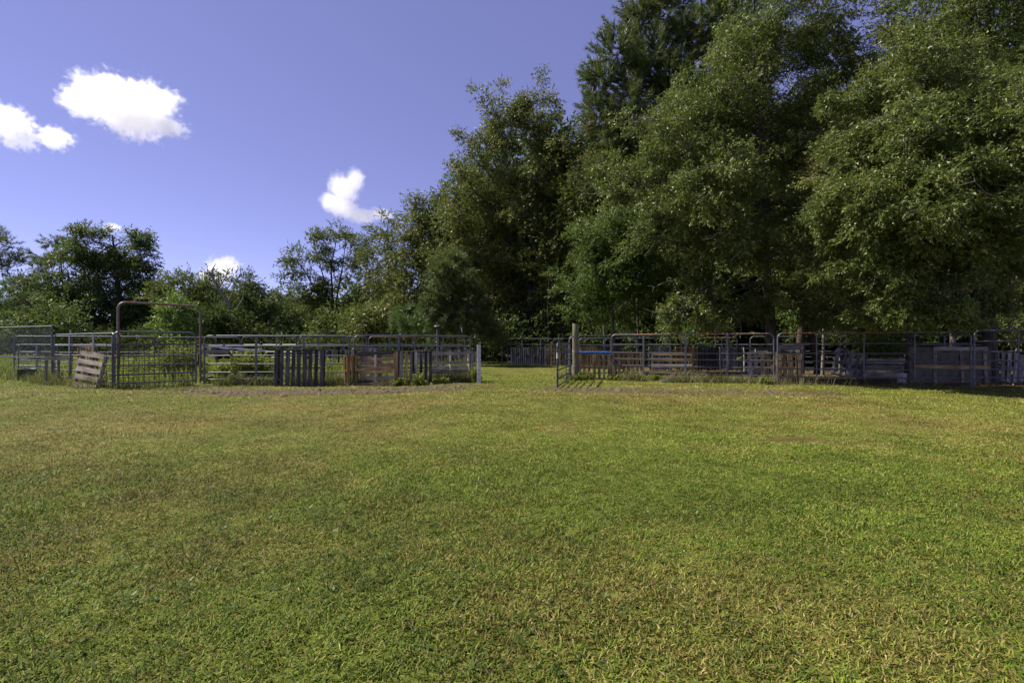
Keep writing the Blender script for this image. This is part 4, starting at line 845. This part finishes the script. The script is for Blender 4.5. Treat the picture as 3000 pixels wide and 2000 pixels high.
for z in (.25, .5, .75): board(root, 'back_board', (0, .5, z), 1.9, .12, .02, False, 'wood_black')
for z in (.3, .6): board(root, 'side_board', (-.1, .43, z), 1.7, .14, .02, False, 'wood_brown')
q = MB(); q.lathe([(0,.0),(.20,.0),(.22,.02),(.25,.36),(.275,.37),(.275,.40),(.245,.40),(.215,.05),(0,.05)], 22); root = q.build('tub', M['tub']); root.location = at(80, 16.2); tag(root, 'dark green round tub behind the chain link fence', 'tub')
q = MB(); q.lathe([(0,0),(.36,0),(.39,.02),(.42,.16),(.45,.165),(.45,.19),(.40,.19),(.37,.04),(0,.04)], 26, sx=1.0, sy=.55); root = q.build('trough', M['green_tub']); root.location = at(630, 15.3, .05); tag(root, 'low green plastic trough behind the long pipe panel', 'trough')
q = MB(); q.lathe([(0,0),(.105,0),(.115,.01),(.135,.28),(.145,.285),(.145,.30),(.128,.30),(.105,.03),(0,.03)], 20); q.tube([Vector((.135*math.cos(a), .135*math.sin(a)*.3-.05, .27-.12*math.sin(a))) for a in [i*math.pi/8 for i in range(9)]], .004, 4); root = q.build('bucket', M['bucket']); root.location = at(2643, 15.2); tag(root, 'white plastic bucket on the shaded ground by the short dark trunk', 'bucket')

# ------------------------------------------------------------------ weeds and tall grass
def grass_blades(x, y, hgt, wid, lean=.35, curve=.35):
    n = len(x); a = rng.random(n)*2*np.pi; hd = np.stack([np.cos(a), np.sin(a), 0*a], 1); ln = np.abs(rng.normal(0, lean, n))[:, None]
    P = np.stack([x, y, ground_z(x, y)-.01], 1); d1 = unit(np.array([0, 0, 1.0])+hd*ln); Pm = P+d1*hgt[:, None]*.55; Pt = Pm+unit(d1+hd*curve)*hgt[:, None]*.5
    s = np.stack([-np.sin(a+.6), np.cos(a+.6), 0*a], 1)*wid[:, None]*.5
    V = np.stack([P-s, P+s, Pm+s*.8, Pm-s*.8, Pt], 1).reshape(-1, 3); i0 = np.arange(n)*5
    Fq = np.concatenate([np.stack([i0, i0+1, i0+2, i0+2], 1)*0+np.stack([i0, i0+1, i0+2, i0+3], 1), ]); Ft = np.stack([i0+3, i0+2, i0+4], 1)
    tri = np.concatenate([np.stack([i0, i0+1, i0+2], 1), np.stack([i0, i0+2, i0+3], 1), Ft]); return V, tri
def in_poly_pts(n, poly):
    poly = np.array(poly); lo, hi = poly.min(0), poly.max(0); out = []
    while sum(map(len, out)) < n:
        q = rng.uniform(lo, hi, (n*2, 2)); ins = np.zeros(len(q), bool); j = len(poly)-1
        for i in range(len(poly)):
            xi, yi = poly[i]; xj, yj = poly[j]; c = ((yi > q[:, 1]) != (yj > q[:, 1])) & (q[:, 0] < (xj-xi)*(q[:, 1]-yi)/(yj-yi+1e-9)+xi); ins ^= c; j = i
        out.append(q[ins])
    return np.concatenate(out)[:n]
q = in_poly_pts(42000, [(-36, 16.5), (-15, 16.0), (-11, 14.0), (-9.4, 15.0), (-4.9, 15.1), (-1.6, 16.4), (-1.6, 20), (-6, 34), (-40, 38)])
hh = (.25+.75*fbm(q[:, 0]*.6, q[:, 1]*.6, 3))*rng.uniform(.5, 1.1, len(q))*np.clip((20-q[:, 1])*.08+.9, .7, 1.1)
V, T3 = grass_blades(q[:, 0], q[:, 1], hh, np.full(len(q), .026), .3, .5)
tag(link('tall_grass', np_mesh('tall_grass', V, T3, {'v': ('FACE', np.tile(np.clip(rng.random(len(q))*.9, 0, 1), 3))}), M['weed']), 'tall unmown grass filling the left pen and the field behind it', 'tall grass', kind='stuff')
def fence_tufts():
    pts = []
    for (ax, ay), (bx, by), n in [((-16, 15.9), (-10.7, 13.0), 2600), ((-10.7, 12.95), (-9.4, 14.4), 700), ((-9.4, 14.45), (-4.9, 14.5), 5200), ((-4.9, 14.3), (-1.2, 15.9), 5200), ((1.7, 16.9), (8.0, 14.7), 4200), ((8.0, 14.6), (14, 13.4), 600)]:
        s = rng.random(n); cl = fbm(s*9+ax, s*0+ay, 2) > .42; s = s[cl]; pts.append(np.stack([ax+(bx-ax)*s+rng.normal(0, .10, len(s)), ay+(by-ay)*s+rng.normal(0, .16, len(s))], 1))
    q = np.concatenate(pts); hh = rng.uniform(.10, .50, len(q))*(.5+.8*fbm(q[:, 0]*2, q[:, 1]*2, 2)); V, T3 = grass_blades(q[:, 0], q[:, 1], hh, rng.uniform(.008, .016, len(q)), .55, .6)
    tag(link('fence_weeds', np_mesh('fence_weeds', V, T3, {'v': ('FACE', np.tile(rng.random(len(q)), 3))}), M['dry_weed']), 'dry and green weeds left unmown along the foot of the fences', 'weeds', kind='stuff')
fence_tufts()
def weed_patch(label, spots, leaf='weed', n=60, L=.085):
    """tall leafy weeds: stems with leaves along them"""
    Vs, Fs, vs, nv = [], [], [], 0
    for px, d, ytop, wpx in spots:
        b = np.array(G(px, d)); top = PX(px, ytop, d).z; wd = wpx/F*d
        for _ in range(n):
            s0 = b+np.array([rng.normal(0, wd*.5), rng.normal(0, wd*.5), 0]); hgt = max(.15, top*rng.uniform(.45, 1.05)*math.exp(-((s0[0]-b[0])/wd)**2*.5)); ln = rng.normal(0, .18, 2)
            tt = rng.random(26)**.7; P = s0+np.stack([tt*hgt*ln[0], tt*hgt*ln[1], tt*hgt], 1); D = unit(rng.normal(size=P.shape)*np.array([1, 1, .35])+np.array([0, 0, .25])); LL = L*rng.uniform(.6, 1.5, len(P))
            V, Fq = leaves(P, D, LL, LL*.42); Vs.append(V); Fs.append(Fq+nv); nv += len(V); vs.append(rng.random(len(P)))
            st = np.array([s0+[-.004, 0, 0], s0+[.004, 0, 0], s0+[ln[0]*hgt+.002, ln[1]*hgt, hgt], s0+[ln[0]*hgt-.002, ln[1]*hgt, hgt]]); Vs.append(st); Fs.append(np.arange(4)[None]+nv); nv += 4; vs.append([.3])
    return tag(link('weeds', np_mesh('weeds', np.concatenate(Vs), np.concatenate(Fs), {'v': ('FACE', np.concatenate(vs))}), M[leaf]), label, 'weeds', kind='stuff')
weed_patch('tall bright leafy weeds behind the wire mesh gate', [(490, 16.4, 1000, 34), (540, 16.8, 985, 36), (570, 17.2, 1010, 30), (440, 17.6, 1030, 40), (400, 17.8, 1050, 40)], n=62)
weed_patch('tall leafy weeds in front of the black roofed shelter', [(700, 15.5, 1018, 30), (740, 15.6, 1022, 30), (660, 15.4, 1055, 28), (770, 15.8, 1040, 30), (690, 15.2, 1085, 40)], n=58)
weed_patch('feathery weeds between the shelter and the dark slatted pallet', [(830, 16.8, 1030, 44), (890, 17.2, 1035, 44), (960, 17.4, 1045, 40), (1010, 17.8, 1050, 40)], n=50, L=.07)
weed_patch('low leafy weeds at the foot of the mixed slat pallet', [(1180, 14.35, 1105, 18), (1225, 14.35, 1095, 20), (1290, 14.9, 1105, 24), (1390, 15.3, 1060, 10), (1160, 14.2, 1110, 20)], n=26, L=.06)
weed_patch('green weeds along the foot of the right hand pipe panel', [(1720, 16.4, 1095, 24), (1800, 16.3, 1095, 30), (1870, 16.2, 1093, 30), (1690, 16.2, 1097, 14), (1920, 16.3, 1097, 20), (2080, 15.9, 1098, 20), (2240, 14.7, 1105, 20)], n=34, L=.055)

# leaf litter under the oaks
q = in_poly_pts(26000, [(4.5, 16.2), (8.0, 13.9), (14, 12.0), (20, 11.0), (26, 20), (5, 24)]); z = ground_z(q[:, 0], q[:, 1])+rng.uniform(.004, .03, len(q))
P = np.stack([q[:, 0], q[:, 1], z], 1); D = unit(rng.normal(size=P.shape)*np.array([1, 1, .22])); LL = rng.uniform(.05, .11, len(q)); V, Fq = leaves(P, D, LL, LL*.45, .95)
tag(link('leaf_litter', np_mesh('leaf_litter', V, Fq, {'v': ('FACE', rng.random(len(q)))}), M['litter']), 'brown fallen leaves under the right hand oaks', 'fallen leaves', kind='stuff')
# dirt clods on the scraped strips
cl = []
for line, n in ((STRIP_L, 1700), (STRIP_R, 900)):
    s = rng.random(n)*(len(line)-1); i = np.minimum(s.astype(int), len(line)-2); f = (s-i)[:, None]; L_ = np.array(line); cl.append(L_[i]*(1-f)+L_[i+1]*f+rng.normal(0, .45, (n, 2)))
q = np.concatenate(cl); r = rng.gamma(2.0, .012, len(q))+.008; ico = np.array([(0,0,1),(1,0,.1),(.3,.95,0),(-.8,.6,.1),(-.8,-.6,0),(.3,-.95,.1)], float); fi = np.array([(0,1,2),(0,2,3),(0,3,4),(0,4,5),(0,5,1)])
V = np.stack([q[:, 0], q[:, 1], ground_z(q[:, 0], q[:, 1])], 1)[:, None, :]+ico[None]*r[:, None, None]*rng.uniform(.6, 1.3, (len(q), 6, 3)); Fc = (fi[None]+np.arange(len(q))[:, None, None]*6).reshape(-1, 3)
tag(link('dirt_clods', np_mesh('dirt_clods', V.reshape(-1, 3), Fc), plain('dry soil', (.07, .055, .025), .95, .3, 4)), 'loose dirt clods on the bare strips in front of the fences', 'dirt', kind='stuff')

# ------------------------------------------------------------------ lawn
def grass_tuft(n, spread, L, wid, seed):
    r_ = np.random.default_rng(seed); a = r_.random(n)*2*np.pi; rad = spread*np.sqrt(r_.random(n)); x, y = rad*np.cos(a), rad*np.sin(a)
    ang = r_.random(n)*2*np.pi; hd = np.stack([np.cos(ang), np.sin(ang), 0*ang], 1); tl = np.clip(r_.normal(1.08, .32, n), .2, 1.5)[:, None]
    d1 = np.cos(tl)*np.array([0, 0, 1.0])+np.sin(tl)*hd; LL = (L*r_.uniform(.55, 1.3, n))[:, None]
    P = np.stack([x, y, 0*x], 1); Pm = P+d1*LL*.55; Pt = Pm+unit(d1+hd*.25+np.array([0, 0, -.22]))*LL*.5
    s = np.stack([-np.sin(ang), np.cos(ang), r_.normal(0, .4, n)], 1)*(wid*r_.uniform(.7, 1.3, n))[:, None]*.5
    V = np.stack([P-s*.7, P+s*.7, Pm+s, Pm-s, Pt], 1).reshape(-1, 3); i0 = np.arange(n)*5
    tri = np.concatenate([np.stack([i0, i0+1, i0+2], 1), np.stack([i0, i0+2, i0+3], 1), np.stack([i0+3, i0+2, i0+4], 1)])
    return np_mesh('grass_tuft', V, tri, {'v': ('FACE', np.tile(r_.random(n), 3))})
m, t, p, out = new_mat('grass blades'); M['grass'] = m
at_i = N(t, 'ShaderNodeAttribute', attribute_name='dry', attribute_type='INSTANCER').outputs['Fac']; at_v = N(t, 'ShaderNodeAttribute', attribute_name='v').outputs['Fac']; at_t = N(t, 'ShaderNodeAttribute', attribute_name='tone', attribute_type='INSTANCER').outputs['Fac']
gr_ = ramp(t, [(0, (.056,.098,.010)), (.45, (.136,.200,.020)), (.86, (.265,.315,.042)), (.94, (.28,.27,.05)), (.965, (.10,.065,.065)), (1, (.36,.32,.12))], at_v).outputs[0]
dr_ = ramp(t, [(0, (.105,.10,.016)), (.4, (.215,.188,.040)), (.8, (.32,.265,.078)), (1, (.45,.37,.17))], at_v).outputs[0]
pick = math_n(t, 'GREATER_THAN', at_i, math_n(t, 'FRACT', math_n(t, 'MULTIPLY', at_v, 37.7)))
c = mixc(t, pick, gr_, dr_)
tn = N(t, 'ShaderNodeCombineColor'); tv = math_n(t, 'MULTIPLY_ADD', at_t, .70, .60); [t.links.new(tv, tn.inputs[i]) for i in range(3)]
c = mixc(t, 1.0, c, tn.outputs[0], 'MULTIPLY'); t.links.new(c, p.inputs['Base Color']); p.inputs['Roughness'].default_value = .66; p.inputs['Specular IOR Level'].default_value = .2
tr = N(t, 'ShaderNodeBsdfTranslucent'); t.links.new(c, tr.inputs[0]); mx = N(t, 'ShaderNodeMixShader'); mx.inputs[0].default_value = .3
t.links.new(p.outputs[0], mx.inputs[1]); t.links.new(tr.outputs[0], mx.inputs[2]); t.links.new(mx.outputs[0], out.inputs[0])
tufts = []
for lod, (nb, spread, L, wd) in enumerate([(30, .055, .034, .0040), (34, .10, .036, .0056), (36, .20, .042, .010)]):
    for k in range(3):
        me = grass_tuft(nb, spread, L, wd, 100+lod*10+k); me.materials.append(M['grass']); tufts.append(bpy.data.objects.new('grass_tuft', me))
pts = []
for lod, (d0, d1, dens_) in enumerate([(1.2, 5.0, 800), (5.0, 10.0, 260), (10.0, 19.5, 66), (19, 31, 26)]):
    ov = (0.0, 1.3, 2.2, 0.0)[lod]; ov1 = (1.3, 2.2, 0.0, 0.0)[lod]; ya, yb = d0-ov, d1+ov1          # detail levels fade into one another
    n = int((yb-ya)*(2*(1.12*yb+3.6))*dens_); x = rng.uniform(-(1.12*yb+3.6), 1.12*yb+3.6, n); y = rng.uniform(ya, yb, n); k = np.abs(x) < 1.12*y+3.6
    if ov: k &= rng.random(n) < np.clip((y-ya)/(2*ov), 0, 1)
    if ov1: k &= rng.random(n) < np.clip((yb-y)/(2*ov1), 0, 1)
    if lod == 3: k &= (x > -2.5) & (x < 4.5)
    x, y = x[k], y[k]; dr, di, li = ground_fields(x, y); keep = rng.random(len(x)) > np.clip(di*1.15+li*.9, 0, .97); keep &= (y < edge_y(x)+(.4 if lod < 3 else 9))
    x, y, dr = x[keep], y[keep], dr[keep]; pts.append((x, y, dr, np.full(len(x), min(lod, 2)*3)+rng.integers(0, 3, len(x))))
x, y, dr, idx = [np.concatenate([q[i] for q in pts]) for i in range(4)]
me = bpy.data.meshes.new('grass'); me.vertices.add(len(x)); me.vertices.foreach_set('co', np.stack([x, y, ground_z(x, y)-.002], 1).astype(np.float32).ravel())
for nm, arr, ty in (('dry', np.clip(dr+rng.normal(0, .22, len(x)), 0, 1), 'FLOAT'), ('tone', np.clip(fbm(x*2.3, y*2.3, 3)+rng.normal(0, .12, len(x)), 0, 1), 'FLOAT'), ('rz', rng.random(len(x))*6.283, 'FLOAT'), ('sz', rng.uniform(.7, 1.25, len(x))*(.75+.5*fbm(x*.9+7, y*.9, 3)), 'FLOAT'), ('idx', idx, 'INT')):
    a = me.attributes.new(nm, ty, 'POINT'); a.data.foreach_set('value', arr.astype(np.int32 if ty == 'INT' else np.float32))
go = link('grass', me, M['grass']); tag(go, 'short mown lawn grass of green and straw coloured blades', 'grass', kind='stuff')
ng = bpy.data.node_groups.new('lawn', 'GeometryNodeTree'); ng.interface.new_socket('Geometry', in_out='INPUT', socket_type='NodeSocketGeometry'); ng.interface.new_socket('Geometry', in_out='OUTPUT', socket_type='NodeSocketGeometry')
gi, go_ = N(ng, 'NodeGroupInput'), N(ng, 'NodeGroupOutput'); join = N(ng, 'GeometryNodeJoinGeometry')
def named(nm, ty): 
    n = N(ng, 'GeometryNodeInputNamedAttribute', data_type=ty); n.inputs['Name'].default_value = nm; return n.outputs['Attribute']
rzv = N(ng, 'ShaderNodeCombineXYZ'); ng.links.new(named('rz', 'FLOAT'), rzv.inputs[2])
e2r = N(ng, 'FunctionNodeEulerToRotation'); ng.links.new(rzv.outputs[0], e2r.inputs[0]); szv = named('sz', 'FLOAT'); idv = named('idx', 'INT')
for i, tf in enumerate(tufts):
    oi = N(ng, 'GeometryNodeObjectInfo'); oi.inputs['Object'].default_value = tf; oi.inputs['As Instance'].default_value = False
    cp = N(ng, 'FunctionNodeCompare', data_type='INT', operation='EQUAL'); ints = [s for s in cp.inputs if s.type == 'INT']; ng.links.new(idv, ints[0]); ints[1].default_value = i
    ip = N(ng, 'GeometryNodeInstanceOnPoints'); ng.links.new(gi.outputs[0], ip.inputs['Points']); ng.links.new(cp.outputs[0], ip.inputs['Selection']); ng.links.new(oi.outputs['Geometry'], ip.inputs['Instance'])
    ng.links.new(e2r.outputs[0], ip.inputs['Rotation']); ng.links.new(szv, ip.inputs['Scale']); ng.links.new(ip.outputs[0], join.inputs[0])
ng.links.new(join.outputs[0], go_.inputs[0])
md = go.modifiers.new('lawn', 'NODES'); md.node_group = ng

q = in_poly_pts(420, [(-14, 13), (-3, 4), (3, 4), (16, 13)]); z = ground_z(q[:, 0], q[:, 1])+.022
P = np.stack([q[:, 0], q[:, 1], z], 1); D = unit(rng.normal(size=P.shape)*np.array([1, 1, .25])); LL = rng.uniform(.016, .042, len(q)); V, Fq = leaves(P, D, LL, LL*.5, .9)
tag(link('fallen_leaves', np_mesh('fallen_leaves', V, Fq, {'v': ('FACE', rng.random(len(q)))}), M['litter']), 'scattered small brown leaves lying on the mown lawn', 'fallen leaves', kind='stuff')
q = in_poly_pts(5200, [(-15, 13.5), (-2.6, 1.8), (2.6, 1.8), (15, 13.5)]); q = q[fbm(q[:, 0]*1.1+3, q[:, 1]*1.1, 3) > .50]
P = np.repeat(np.stack([q[:, 0], q[:, 1], ground_z(q[:, 0], q[:, 1])+.008], 1), 7, 0); P = P+rng.normal(0, .012, P.shape)*np.array([1, 1, .2]); D = unit(rng.normal(size=P.shape)*np.array([1, 1, .2])+np.array([0, 0, .35])); LL = rng.uniform(.018, .042, len(P)); V, Fq = leaves(P, D, LL, LL*.38, .85)
tag(link('lawn_weeds', np_mesh('lawn_weeds', V, Fq, {'v': ('FACE', rng.random(len(P)))}), M['vine']), 'low broad leaved weeds mixed into the lawn', 'weeds', kind='stuff')
